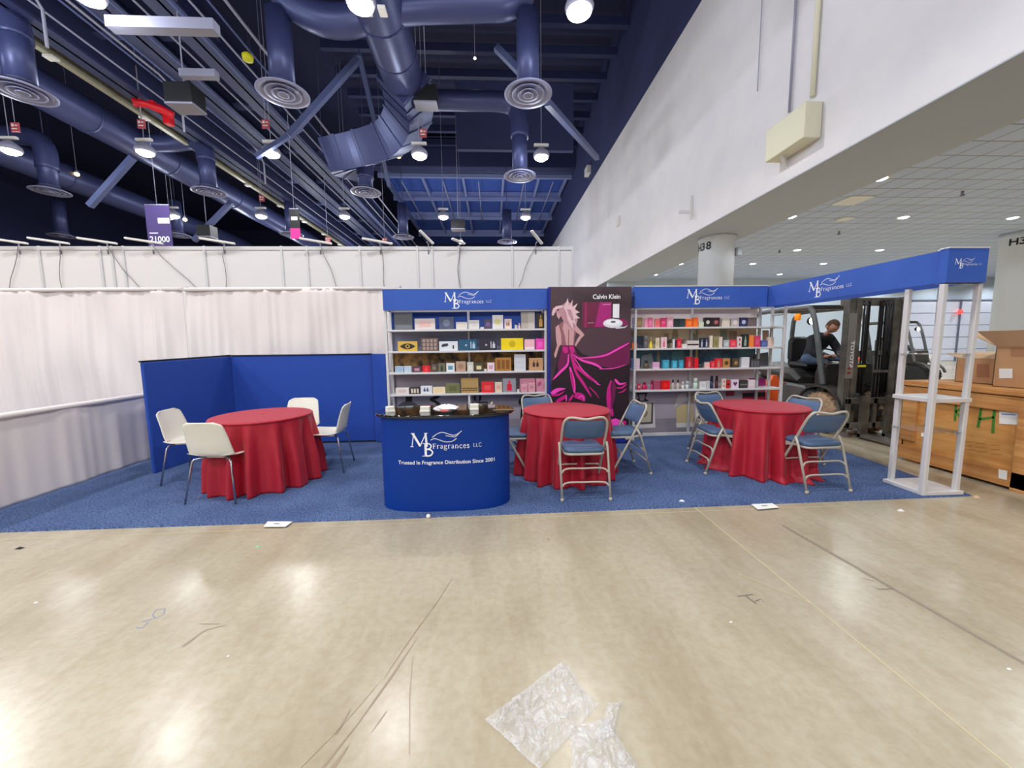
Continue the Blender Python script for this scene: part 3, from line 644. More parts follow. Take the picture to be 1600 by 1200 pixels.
drape('drape_curtain', -4.85, -1.55, 2.43, 6.44, 'tall white back drape behind the blue corner panels', seed=4)
drape('drape_curtain', 2.6, 6.35, .9, -4.6, 'low white side drape along the left carpet edge', amp=.012, seed=2, axis='y')
for X, lab in ((-4.86, 'grey upright pole at the back drape seam'), (-1.5, 'grey upright pole at the right end of the back drape')):
    t = thing('drape_pole', (X, 6.5, 0), lab, 'pole')
    MB().tube([(X, 6.52, .02), (X, 6.52, 2.47)], .02, 10).build('pole', M_PIPE, t); MB().box(X-.2, X+.2, 6.4, 6.64, .012, .02).build('base_plate', M_PIPE, t)

PWY = 8.4
joints = [(-14.5, 0), (-12.6, 0), (-10.75, 0), (-8.85, 0)]
xs = [at(px, 386, Y=PWY).x for px in (-260, -130, 62, 157, 175, 193, 320, 440, 480, 562, 652, 675, 716, 800, 873, 894)]
names = 'white rigid wall panel behind the drape, '
words_ = ('first', 'second', 'third', 'fourth', 'fifth', 'sixth', 'seventh', 'eighth', 'ninth', 'tenth', 'eleventh', 'twelfth', 'thirteenth', 'fourteenth', 'fifteenth')
for i in range(len(xs)-1):
    a, b_ = xs[i], xs[i+1]
    t = thing('wall_panel', ((a+b_)/2, PWY, 0), names+words_[i]+' from the left', 'wall panel', 'white rigid wall panels')
    MB().box(a+.02, b_-.02, PWY-.01, PWY+.02, .05, 3.48).build('board', M_PANELW, t)
    MB().box(a+.02, b_-.02, PWY-.03, PWY+.03, 3.48, 3.55).build('top_rail', M_ALU, t)
    MB().box(b_-.022, b_+.022, PWY-.035, PWY+.035, 0, 3.56).build('upright', M_ALU, t, bevel=.006)
for i, (px, wx, wy, q) in enumerate(((20, 10, 446, 0), (85, 96, 450, 0), (160, 233, 450, 1), (232, 327, 450, 0), (345, 352, 448, 0), (497, 535, 448, 1), (592, 604, 448, 0), (668, 660, 448, 2), (717, 717, 446, 0), (838, 800, 446, 1))):
    p = at(px, 384, Y=PWY-.12); t = thing('arm_light', p, 'slim white clip-on light over the panel wall, %s from the left' % words_[i], 'light', 'clip-on lights on the panel wall')
    d = (.28 if i not in (7, 8, 9) else .12)
    tl = .06 if i not in (7, 9) else .22
    MB().bar((p.x-d, PWY-.3, 3.58+tl), (p.x+d, PWY-.12, 3.58), .07, .035).build('lamp_head', M_WHITE, t, bevel=.008)
    MB().tube([(p.x, PWY-.2, 3.6), (p.x, PWY-.02, 3.6), (p.x, PWY-.02, 3.4)], .012, 6).build('clamp', M_PIPE, t)
    e = at(wx, wy, Y=PWY-.05)
    if q != 2:
        path = [(p.x+.02, PWY-.05, 3.56)] + [(p.x+(e.x-p.x)*s_+.03*math.sin(s_*7+i), PWY-.05, 3.56+(e.z-.3-3.56)*s_) for s_ in (.2, .4, .6, .8, 1)]
        MB().tube(path, .006, 5).build('cord', mat('grey_cord', (120, 116, 116), .6), t)

# ------------------------------------------------------------------ blue corner panels
t = thing('corner_panel', (-4.0, 5.3, 0), 'royal blue fabric panel standing at the left side of the booth', 'panel', 'blue booth panels')
MB().add([(-4.1, 4.67, .01), (-4.06, 4.67, .01), (-3.93, 6.0, .01), (-3.97, 6.0, .01), (-4.1, 4.67, 1.34), (-4.06, 4.67, 1.34), (-3.93, 6.0, 1.37), (-3.97, 6.0, 1.37)],
         [(0, 3, 2, 1), (4, 5, 6, 7), (0, 1, 5, 4), (1, 2, 6, 5), (2, 3, 7, 6), (3, 0, 4, 7)]).build('fabric', M_BLUE, t, bevel=.012)
MB().bar((-4.085, 4.66, 1.35), (-3.95, 6.0, 1.38), .03, .02).build('top_channel', M_DARK, t)
t = thing('corner_panel', (-2.7, 6.0, 0), 'long royal blue fabric panel along the back behind the left table', 'panel', 'blue booth panels')
MB().box(-3.93, -1.85, 5.97, 6.01, .02, 1.37).build('fabric', M_BLUE, t, bevel=.012)
MB().box(-3.93, -1.85, 5.96, 6.02, 1.37, 1.385).build('top_channel', M_DARK, t)
MB().box(-3.9, -1.85, 5.955, 6.0, .013, .035).build('bottom_channel', M_DARK, t)
t = thing('corner_panel', (-1.7, 5.9, 0), 'narrow royal blue panel between back panel and left shelving', 'panel', 'blue booth panels')
MB().add([(-1.85, 5.96, .02), (-1.6, 5.8, .02), (-1.58, 5.84, .02), (-1.83, 6.0, .02), (-1.85, 5.96, 1.38), (-1.6, 5.8, 1.38), (-1.58, 5.84, 1.38), (-1.83, 6.0, 1.38)],
         [(0, 3, 2, 1), (4, 5, 6, 7), (0, 1, 5, 4), (1, 2, 6, 5), (2, 3, 7, 6), (3, 0, 4, 7)]).build('fabric', M_BLUE, t, bevel=.01)

# ------------------------------------------------------------------ the company mark in serif strokes
def cr_(pts, n=5):
    return [(p.x, p.y) for p in arc([(a, b, 0) for a, b in pts], n)]
TK, TN = .2, .08
GL = {
 'n': (1.12, [([(.22, 0), (.22, 1)], TK), (cr_([(.22, .7), (.42, .95), (.65, .98), (.84, .78), (.86, .5)]), TN*1.6), ([(.86, .6), (.86, 0)], TK), ([(.02, .04), (.42, .04)], TN), ([(.66, .04), (1.06, .04)], TN), ([(.04, .95), (.3, .95)], TN)]),
 'r': (.85, [([(.22, 0), (.22, 1)], TK), (cr_([(.22, .65), (.4, .92), (.6, .98), (.74, .9)]), TK*.8), ([(.02, .04), (.46, .04)], TN), ([(.04, .95), (.3, .95)], TN)]),
 'a': (.95, [(cr_([(.16, .78), (.28, .98), (.5, 1.0), (.64, .8), (.64, .5)]), TN*1.5), ([(.64, .7), (.64, .12), (.86, .06)], [TK, TK*.8, TN]), (cr_([(.64, .58), (.35, .5), (.14, .26), (.28, .03), (.5, .06), (.64, .25)]), TN*1.6)]),
 'g': (1.0, [(cr_([(.42, 1.0), (.15, .85), (.12, .6), (.42, .4), (.7, .6), (.68, .86), (.42, 1.0)]), TN*1.7), (cr_([(.25, .42), (.14, .22), (.3, .08), (.65, .04), (.86, -.18), (.7, -.42), (.4, -.48), (.1, -.38), (.06, -.15), (.28, .05)]), TN*1.6), ([(.66, .88), (.94, .96)], TN*1.4)]),
 'c': (.92, [(cr_([(.8, .8), (.62, .98), (.4, .97), (.16, .72), (.13, .4), (.28, .1), (.55, .0), (.82, .18)]), TK*.8)]),
 'e': (.95, [(cr_([(.14, .56), (.5, .57), (.8, .6), (.72, .9), (.46, 1.0), (.2, .82), (.12, .45), (.3, .08), (.58, .0), (.84, .18)]), TN*1.8)]),
 's': (.82, [(cr_([(.68, .8), (.5, .98), (.25, .95), (.15, .74), (.3, .56), (.58, .42), (.68, .22), (.52, .02), (.28, .0), (.1, .2)]), TK*.8)]),
 'F': (1.1, [([(.3, 0), (.3, 1.42)], TK), ([(.04, 1.38), (1.0, 1.38)], TN*1.3), ([(.3, .74), (.78, .74)], TN*1.3), ([(.96, 1.42), (.98, 1.1)], TN), ([(.08, .04), (.56, .04)], TN), ([(.77, .9), (.77, .58)], TN)]),
 'L': (.92, [([(.12, 1.35), (.12, .05), (.74, .05)], TN*1.4), ]),
 'C': (1.1, [(cr_([(.96, 1.1), (.7, 1.36), (.4, 1.34), (.12, 1.0), (.1, .5), (.3, .08), (.64, .0), (.98, .26)]), TN*1.4)]),
}
def logo(parent, o, r, u, width, name='logo', tagline=False):
    """strokes laid out in the pixel units of the counter sign: x 405..1045, y 450..680"""
    o = Vector(o); r = Vector(r).normalized(); u = Vector(u).normalized(); k = width/640.0; n = r.cross(u)
    b = MB(); lay = [0]
    def rb(pts, ws):
        lay[0] += 1
        oo = o + n*(.0006+.00004*lay[0]) - r*(725*k) + u*(575*k)
        b.ribbon([(x*k, -y*k) for x, y in pts], [q*k for q in ws] if isinstance(ws, (list, tuple)) else ws*k, oo, r, u)
    # big M
    rb([(418, 588), (436, 468)], 7); rb([(428, 468), (492, 582)], 20); rb([(488, 584), (545, 468)], 8); rb([(541, 466), (549, 588)], 18)
    rb([(404, 587), (432, 587)], 6); rb([(412, 468), (446, 468)], 6); rb([(530, 467), (560, 467)], 6)
    # big B
    rb([(538, 560), (538, 670)], 20); rb([(512, 559), (560, 559)], 6); rb([(506, 672), (560, 672)], 6)
    rb(cr_([(540, 559), (570, 562), (588, 582), (574, 604), (542, 611)]), [6, 9, 17, 9, 5][0:1]*1 if False else 11)
    rb(cr_([(542, 611), (580, 616), (598, 642), (578, 668), (540, 672)]), 13)
    # swooshes
    rb(cr_([(600, 505), (640, 476), (690, 461), (740, 477), (790, 490), (830, 474), (858, 452)]), 6)
    rb(cr_([(716, 491), (760, 499), (800, 504), (832, 478)]), 5)
    rb(cr_([(584, 528), (620, 516), (660, 529), (710, 547), (768, 545), (812, 519)]), 6)
    x = 598
    for ch in 'Fragrances':
        adv, st = GL[ch]; s_ = 31.0
        for pts, wd in st:
            rb([(x+a*s_, 607-c_*s_) for a, c_ in pts], wd*s_ if not isinstance(wd, list) else [q*s_ for q in wd])
        x += adv*s_*1.12
    x = 958
    for ch in 'LLC':
        adv, st = GL[ch]; s_ = 25.0
        for pts, wd in st: rb([(x+a*s_, 601-c_*s_) for a, c_ in pts], wd*s_*1.2)
        x += adv*s_*1.05
    return b
def put_logo(parent, o, r, u, width): return logo(parent, o, r, u, width).build('logo', M_LETTER, parent)

# ------------------------------------------------------------------ shelving units
SY0, SY1 = 5.65, 5.96
SZ = (1.725, 1.415, 1.105, .785)
M_PB = mat('print_blue', (46, 84, 168), .6); M_PB2 = mat('print_slate', (120, 132, 176), .6, noise=(2, (160, 160, 184)))
M_PGOLD = mat('print_gold_bokeh', (206, 156, 80), .5, noise=(9, (50, 34, 30), 6)); M_PGR = mat('print_mauve_grey', (190, 178, 184), .6, noise=(1.2, (172, 162, 170)))
M_PBEIGE = mat('print_blush', (252, 236, 230), .6, noise=(2, (250, 234, 220))); M_POLIVE = mat('print_sand', (246, 228, 196), .6, noise=(5, (220, 204, 168), 5))
M_PTEAL = mat('print_teal_night', (54, 76, 104), .5, noise=(5, (84, 136, 148), 6))
rackL = thing('shelving_unit', (-.36, 5.8, 0), 'white left shelving unit full of perfume boxes behind the counter', 'shelving unit')
for X, Y in ((-1.53, 5.66), (-1.53, 5.93), (-.36, 5.93), (.78, 5.93), (.78, 5.66)):
    MB().box(X-.018, X+.018, Y-.018, Y+.018, .012, 2.02).build('post', M_ALU, rackL, bevel=.004)
MB().box(-.375, -.345, 5.66, 5.69, .012, SZ[3]).build('post', M_ALU, rackL, bevel=.004)
for z in SZ: MB().box(-1.54, .8, SY0, SY1, z-.028, z).build('shelf', M_ALU, rackL, bevel=.004)
def back_segments(rack, segs, x0, x1):
    for z0, z1, m in segs: MB().box(x0, x1, 5.965, 5.98, z0, z1).build('back_panel', m, rack)
back_segments(rackL, ((SZ[0], 2.03, M_PB), (SZ[1], SZ[0], M_PB2), (SZ[2], SZ[1], M_PGOLD), (.33, SZ[2], M_PGR), (.03, .33, mat('print_floor_grey', (150, 142, 150), .5))), -1.54, .8)
def prt(parent, polys, Y, name='print'):
    """flat printed shapes; polys: (colour, [(px, py), ...]) measured in the photograph on plane Y"""
    mats, b = [], MB()
    for i, (c_, pts) in enumerate(polys):
        m = rgb(*c_, rough=.55)
        if m not in mats: mats.append(m)
        P = [at(x, y, Y=Y) for x, y in pts]; z = -.0015-.0003*i
        b.add([(p.x, Y+z, p.z) for p in P], [tuple(range(len(P)))], mats.index(m))
    return b.build(name, mats, parent)
def ell(cx, cy, rx, ry, n=20, a0=0, a1=2*PI): return [(cx+rx*math.cos(a0+(a1-a0)*i/(n-(a1-a0 < 6))), cy+ry*math.sin(a0+(a1-a0)*i/(n-(a1-a0 < 6)))) for i in range(n)]
K = (14, 12, 16)
prt(rackL, [((170, 164, 168), [(648, 618), (672, 618), (668, 690), (640, 690)]), (K, [(634, 618), (644, 618), (644, 634), (634, 634)]), ((90, 88, 94), ell(638, 640, 18, 13)),
            (K, [(672, 622), (680, 618), (688, 619), (684, 623), (679, 624), (688, 630), (686, 636), (676, 638), (670, 634), (678, 634), (682, 631), (672, 626)]), (K, ell(690, 634, 2, 2, 10)),
            (K, ell(746, 622, 6, 6)), ((150, 146, 150), [(743, 616), (749, 616), (748, 628), (744, 628)]), (K, [(745, 628), (762, 628), (762, 640), (761, 640), (761, 629.5), (745, 629.5)]),
            (K, ell(833, 628, 23, 12)), ((140, 134, 140), ell(833, 632, 17, 6)), (K, [(814, 634), (818, 634), (816, 650), (820, 668), (817, 670), (813, 652)])], 5.962)

rackR = thing('shelving_unit', (3.3, 5.8, 0), 'white right shelving unit crowded with small perfume boxes', 'shelving unit')
for X, Y in ((2.12, 5.66), (3.12, 5.93), (4.42, 5.66), (4.42, 5.93), (4.22, 5.93), (2.12, 5.93)):
    MB().box(X-.018, X+.018, Y-.018, Y+.018, .012, 2.02).build('post', M_ALU, rackR, bevel=.004)
MB().box(3.1, 3.13, 5.66, 5.69, .3, SZ[3]).build('post', M_ALU, rackR, bevel=.004)
for z in SZ: MB().box(2.1, 4.44, SY0, SY1, z-.028, z).build('shelf', M_ALU, rackR, bevel=.004)
MB().box(2.1, 4.3, 5.9, 5.96, .012, .06).build('base_rail', M_ALU, rackR, bevel=.004)
for z in (1.9, 1.1, .45): MB().box(4.41, 4.43, 5.66, 5.93, z-.012, z+.012).build('side_rung', M_ALU, rackR)
back_segments(rackR, ((SZ[0], 2.03, M_PBEIGE), (SZ[1], SZ[0], M_POLIVE), (SZ[2], SZ[1], M_PTEAL), (SZ[3], SZ[2], mat('print_dusk', (214, 196, 202), .6)), (.28, SZ[3], M_PGR), (.06, .28, MATS['print_floor_grey'])), 2.1, 4.2)
GB = (206, 194, 166)
prt(rackR, [((226, 222, 218), [(985, 629), (1022, 628), (1024, 668), (985, 670)]), ((90, 84, 80), [(986, 630), (1021, 629), (1020, 662), (985, 664)]), (GB, [(988, 631), (1018, 630), (1017, 659), (988, 661)]), ((150, 138, 112), ell(1006, 645, 6, 7)),
            ((46, 40, 48), [(994, 614), (1012, 613.5), (1008, 622), (1014, 627), (991, 628), (998, 622)]), ((170, 160, 160), [(998, 616), (1008, 616), (1006, 626), (1000, 626)]),
            ((216, 196, 146), [(1056, 638), (1066, 632), (1082, 632), (1083, 660), (1057, 661)]), ((232, 226, 220), [(1056, 661), (1083, 660), (1083, 667), (1057, 668)]), ((190, 158, 106), [(1072, 614), (1083, 614), (1082, 629), (1074, 629)]),
            ((216, 204, 200), [(1060, 616), (1072, 614), (1074, 626), (1056, 634), (1052, 640)]), ((206, 190, 150), [(1085, 640), (1094, 646), (1094, 662), (1085, 662)]),
            ((150, 24, 62), [(1134, 611), (1147, 611), (1147, 618), (1134, 619)]), ((196, 120, 150), [(1160, 611), (1196, 609), (1196, 613), (1160, 614)]), (K, [(1160, 614), (1196, 612.5), (1196, 620), (1160, 620.5)]), ((176, 20, 60), [(1160, 620.5), (1196, 620), (1196, 626), (1160, 627)]),
            ((150, 30, 110), [(1170, 591), (1196, 591), (1196, 604), (1170, 605)])], 5.962)
b = MB(); pp = at(1177, 618.5, Y=5.958)
text_mesh('EAU DE C. NOIR', .035, pp, (1, 0, 0), (0, 0, 1), mb=b); b.build('lettering', M_LETTER, rackR)
# faint pictures on the right back panels
prt(rackR, [((170, 160, 130), [(1020+i*14, 536), (1024+i*14, 530-(i % 3)*9), (1030+i*14, 530-(i % 3)*9), (1034+i*14, 540)]) for i in range(5)] +
           [((150, 160, 140), [(1125, 545), (1125, 515), (1136, 515), (1136, 545)]), ((176, 154, 130), [(1139, 545), (1139, 517), (1151, 517), (1151, 545)]), ((190, 158, 132), [(1191, 545), (1191, 516), (1201, 516), (1201, 545)]),
            ((150, 156, 140), [(1077, 545), (1078, 515), (1081, 515), (1082, 545)]), ((150, 156, 140), [(1086, 545), (1087, 515), (1090, 515), (1091, 545)])], 5.961)
prt(rackR, [((150, 160, 160), [(1001, 577), (1003, 556), (1018, 552), (1024, 577)]), ((150, 140, 110), [(1026, 570), (1027, 548), (1030, 548), (1031, 570)]), ((90, 140, 146), [(1048, 575), (1050, 550), (1068, 548), (1072, 575)]), ((190, 180, 110), [(1086, 565), (1087, 546), (1090, 546), (1090, 565)]),
            ((90, 92, 96), [(1170, 575), (1165, 556), (1200, 550), (1200, 573)]), (K, [(1176, 565), (1176, 557), (1179, 557), (1179, 565)]), (K, [(1182, 564), (1182, 556), (1185, 556), (1185, 564)])], 5.960)

# ------------------------------------------------------------------ header boxes with the company mark
def header(x0, x1, y0, y1, lab, z0=2.02, z1=2.31, lg=None):
    t = thing('header_banner', ((x0+x1)/2, (y0+y1)/2, z0), lab, 'header', 'blue header banners')
    b = MB(); b.box(x0, x1, y0, y0+.02, z0, z1); b.box(x0, x1, y1-.02, y1, z0, z1); b.box(x0, x0+.02, y0+.02, y1-.02, z0, z1); b.box(x1-.02, x1, y0+.02, y1-.02, z0, z1)
    b.build('fabric', M_BLUEH, t)
    MB().box(x0-.005, x1+.005, y0-.005, y0+.03, z1, z1+.013).box(x0-.005, x1+.005, y1-.03, y1, z1, z1+.013).build('top_rail', M_ALU, t)
    MB().box(x0+.02, x1-.02, y0+.02, y0+.05, z0-.004, z0+.02).box(x0+.02, x1-.02, y1-.05, y1-.02, z0-.004, z0+.02).build('bottom_rail', M_ALU, t)
    return t
h = header(-1.54, .80, 5.6, 5.98, 'blue header banner above the left shelving with white logo', 2.0, 2.29)
p = at(732, 470, Y=5.6); put_logo(h, (p.x, 5.6, p.z), (1, 0, 0), (0, 0, 1), .69)
h = header(2.08, 4.08, 5.6, 5.98, 'blue header banner above the right shelving with white logo', 2.01, 2.31)
p = at(1107, 464, Y=5.6); put_logo(h, (p.x, 5.6, p.z), (1, 0, 0), (0, 0, 1), .66)
h = header(4.1, 4.46, 3.4, 5.98, 'long blue side header running forward to the tower', 2.015, 2.305)
p = at(1296, 449, X=4.1); put_logo(h, (4.1, p.y, p.z), (0, -1, 0), (0, 0, 1), .62)
h = header(4.08, 4.46, 3.33, 3.4, 'short blue front header on top of the white tower', 2.01, 2.31)
p = at(1500, 412, Y=3.33); put_logo(h, (4.275, 3.33, p.z), (1, 0, 0), (0, 0, 1), .26)

# ------------------------------------------------------------------ open tower at the right front
t = thing('display_tower', (4.3, 3.54, 0), 'open white four-post display tower at the right front corner', 'display tower')
for X, Y in ((4.10, 3.36), (4.46, 3.38), (4.14, 3.69), (4.5, 3.70)):
    MB().box(X-.021, X+.021, Y-.021, Y+.021, .013, 2.0).build('post', M_ALU, t, bevel=.005)
MB().box(4.08, 4.5, 3.34, 3.72, .014, .05).build('base_shelf', M_ALU, t, bevel=.004)
MB().box(4.09, 4.49, 3.35, 3.71, .91, .95).build('shelf', M_ALU, t, bevel=.004)
M_GLASS = mat('shelf_glass', (220, 236, 232), .05, trans=.9, alpha=.45)
MB().box(4.1, 4.48, 3.36, 3.70, .615, .622).build('glass_shelf', M_GLASS, t)
MB().box(4.1, 4.48, 3.36, 3.70, 1.36, 1.366).build('glass_shelf', M_GLASS, t)
for z in (.6, 1.35):
    for X, Y in ((4.1, 3.38), (4.46, 3.40), (4.14, 3.67)): MB().box(X-.012, X+.012, Y, Y+.03, z-.02, z+.014).build('shelf_clip', M_WHITE, t)

# ------------------------------------------------------------------ poster tower
PX0, PX1, PZ0, PZ1 = .80, 1.995, .12, 2.30
t = thing('poster_stand', ((PX0+PX1)/2, 5.7, 0), 'tall fabric poster stand printed with a woman in a magenta gown', 'poster stand')
MB().box(PX0, PX1, 5.5, 5.9, .02, PZ1).build('fabric_body', mat('stand_blue', (10, 30, 130), .6), t, bevel=.01)
M_PBG = mat('poster_background', (84, 62, 70), .45, noise=(1.6, (46, 30, 36), 5))
MB().box(PX0+.03, PX1-.005, 5.492, 5.499, PZ0, PZ1-.005).build('poster', M_PBG, t)
def pp_(cx, cy): return (PX0+.03+(cx-45)/650*(PX1-PX0-.035), PZ1-.005-(cy-45)*.00184)
def poster(polys, name):
    mats, b = [], MB()
    for i, (c_, pts) in enumerate(polys):
        m = rgb(*c_, rough=.5)
        if m not in mats: mats.append(m)
        b.add([(pp_(x, y)[0], 5.491-.0003*i, pp_(x, y)[1]) for x, y in pts], [tuple(range(len(pts)))], mats.index(m))
    return b.build(name, mats, t)
SK, SK2, HR, HR2 = (206, 158, 160), (150, 96, 104), (226, 190, 194), (188, 140, 150)
MG, MG2, MD, MD2 = (206, 20, 130), (250, 70, 190), (112, 12, 74), (34, 12, 26)
def rib(pts, w0, w1):
    P = cr_(pts, 4); n = len(P); L, R = [], []
    for i, (x, y) in enumerate(P):
        a = P[max(i-1, 0)]; c_ = P[min(i+1, n-1)]; dx, dy = c_[0]-a[0], c_[1]-a[1]; l = math.hypot(dx, dy) or 1
        w_ = (w0+(w1-w0)*i/(n-1))/2*math.sin(PI*(.12+.88*i/(n-1))*.98+.05)**.5 if w0 > 0 else w1/2
        L.append((x-dy/l*w_, y+dx/l*w_)); R.append((x+dy/l*w_, y-dx/l*w_))
    return L+R[::-1]
body = [((78, 52, 62), [(260, 380), (690, 300), (690, 560), (420, 600), (260, 540)]),
 (SK2, [(110, 330), (150, 300), (235, 300), (262, 350), (240, 430), (235, 490), (130, 500), (128, 420), (100, 380)]),
 (SK, [(150, 310), (200, 300), (240, 330), (232, 420), (226, 490), (170, 492), (160, 420), (140, 360)]),
 (SK2, [(186, 370), (194, 370), (194, 490), (184, 490)]),
 (SK, [(108, 330), (84, 350), (88, 440), (96, 490), (72, 560), (78, 590), (90, 575), (112, 500), (132, 480), (128, 400)]),
 (SK, [(242, 330), (300, 390), (318, 412), (290, 440), (240, 510), (232, 500), (262, 440), (282, 412), (250, 390), (236, 370)]),
 (SK, [(90, 230), (62, 262), (54, 240), (64, 205), (100, 190), (130, 200), (140, 240), (110, 290), (96, 270)]),
 (HR2, [(60, 215), (90, 190), (140, 180), (180, 150), (240, 200), (262, 300), (245, 350), (220, 380), (190, 340), (150, 310), (120, 250)]),
 (HR, [(54, 262), (60, 220), (84, 192), (130, 184), (150, 196), (110, 206), (80, 222), (70, 258)]),
 (HR, [(150, 200), (182, 128), (192, 190), (222, 140), (214, 200), (262, 168), (238, 214), (278, 238), (240, 250), (280, 282), (236, 288), (252, 340), (222, 310), (226, 372), (200, 330), (180, 290), (170, 240)]),
 (HR2, [(176, 210), (210, 220), (232, 300), (214, 300), (186, 250)]), ((60, 30, 36), ell(103, 218, 9, 7, 10)), ((60, 30, 36), ell(100, 285, 6, 9, 10))]
dress = [(MD2, [(132, 490), (236, 490), (300, 560), (430, 600), (560, 640), (690, 640), (690, 1150), (46, 1150), (46, 800), (90, 640)]),
 (MD, [(240, 560), (330, 595), (480, 560), (600, 500), (690, 465), (690, 640), (560, 680), (430, 650), (300, 620)]),
 (MD, [(140, 490), (230, 490), (262, 570), (250, 640), (200, 560), (160, 640), (110, 700), (100, 640)]),
 (MG, [(140, 498), (180, 504), (186, 545), (160, 555), (140, 530)]), (MG, [(192, 500), (228, 496), (240, 540), (212, 560)]),
 (MG2, rib([(190, 560), (180, 640), (120, 700), (60, 760)], 14, 26)), (MG, rib([(210, 540), (240, 640), (330, 720), (440, 800)], 16, 34)),
 (MG2, rib([(220, 560), (300, 610), (400, 640), (470, 680)], 10, 26)), (MG, rib([(205, 560), (250, 700), (310, 790), (380, 900)], 16, 30)), (MG2, rib([(230, 580), (300, 680), (360, 740)], 6, 12)),
 (MG2, rib([(200, 660), (225, 760), (240, 870)], 18, 40)), (MG, rib([(208, 700), (225, 800), (232, 860)], 30, 8)), (MG2, rib([(250, 590), (330, 590), (480, 575), (600, 520), (688, 475)], 6, 22)), (MG2, rib([(440, 680), (560, 675), (670, 645)], 6, 8)),
 (MG2, rib([(48, 870), (100, 840), (165, 830)], 40, 22)), (MG, rib([(50, 880), (110, 876), (160, 850)], 22, 10)), (MG, rib([(90, 935), (150, 900), (178, 880)], 34, 20)), (MG2, rib([(170, 880), (172, 935)], 10, 14)),
 (MG, rib([(240, 880), (300, 900), (320, 935)], 60, 40)), (MG2, rib([(270, 905), (300, 890), (322, 930)], 12, 14)), (MG, rib([(230, 880), (190, 935)], 18, 22)),
 (MG, rib([(540, 770), (520, 860), (530, 980), (560, 1060)], 18, 60)), (MD, rib([(560, 780), (560, 860), (545, 1000)], 30, 40)), (MG2, rib([(570, 762), (610, 800), (668, 790)], 22, 14)), (MG, rib([(580, 830), (630, 830), (668, 800)], 10, 20)), (MG, rib([(600, 870), (640, 860), (668, 835)], 8, 14)),
 (MG2, rib([(400, 770), (430, 800), (455, 805)], 10, 8)), (MG, rib([(360, 820), (420, 880), (440, 915)], 10, 6)), (MG2, [(546, 1085), (580, 1075), (620, 1092), (600, 1130), (570, 1150), (548, 1130)]), (MG, [(620, 1092), (670, 1100), (668, 1140), (610, 1130)])]
prod = [((110, 24, 62), [(296, 160), (535, 160), (535, 352), (296, 358)]), ((150, 30, 90), [(318, 160), (334, 160), (334, 357), (318, 357)]), ((170, 26, 116), [(440, 162), (533, 162), (533, 350), (400, 353)]), ((220, 160, 200), [(462, 177), (528, 176), (528, 181), (462, 182)]),
 ((200, 150, 176), [(342, 318), (394, 316), (394, 321), (342, 323)]), ((140, 20, 90), [(600, 290), (640, 290), (672, 322), (660, 345), (610, 330)]), ((226, 226, 234), ell(548, 324, 80, 36, 24)), ((206, 206, 216), [(548, 352), (640, 352), (672, 338), (650, 360), (580, 368)]), ((246, 246, 250), ell(546, 318, 62, 22, 24)), ((90, 90, 104), ell(550, 313, 20, 8, 16)), ((236, 236, 238), [(546, 176), (598, 176), (598, 284), (546, 280)])]
poster(body+dress, 'printed_figure'); poster(prod, 'printed_product')
b = MB(); q = pp_(494, 136); text_mesh('Calvin Klein', .064, (q[0], 5.489, q[1]), (1, 0, 0), (0, 0, 1), mb=b, bold=.018, wfit=.395); b.build('lettering', M_LETTER, t)

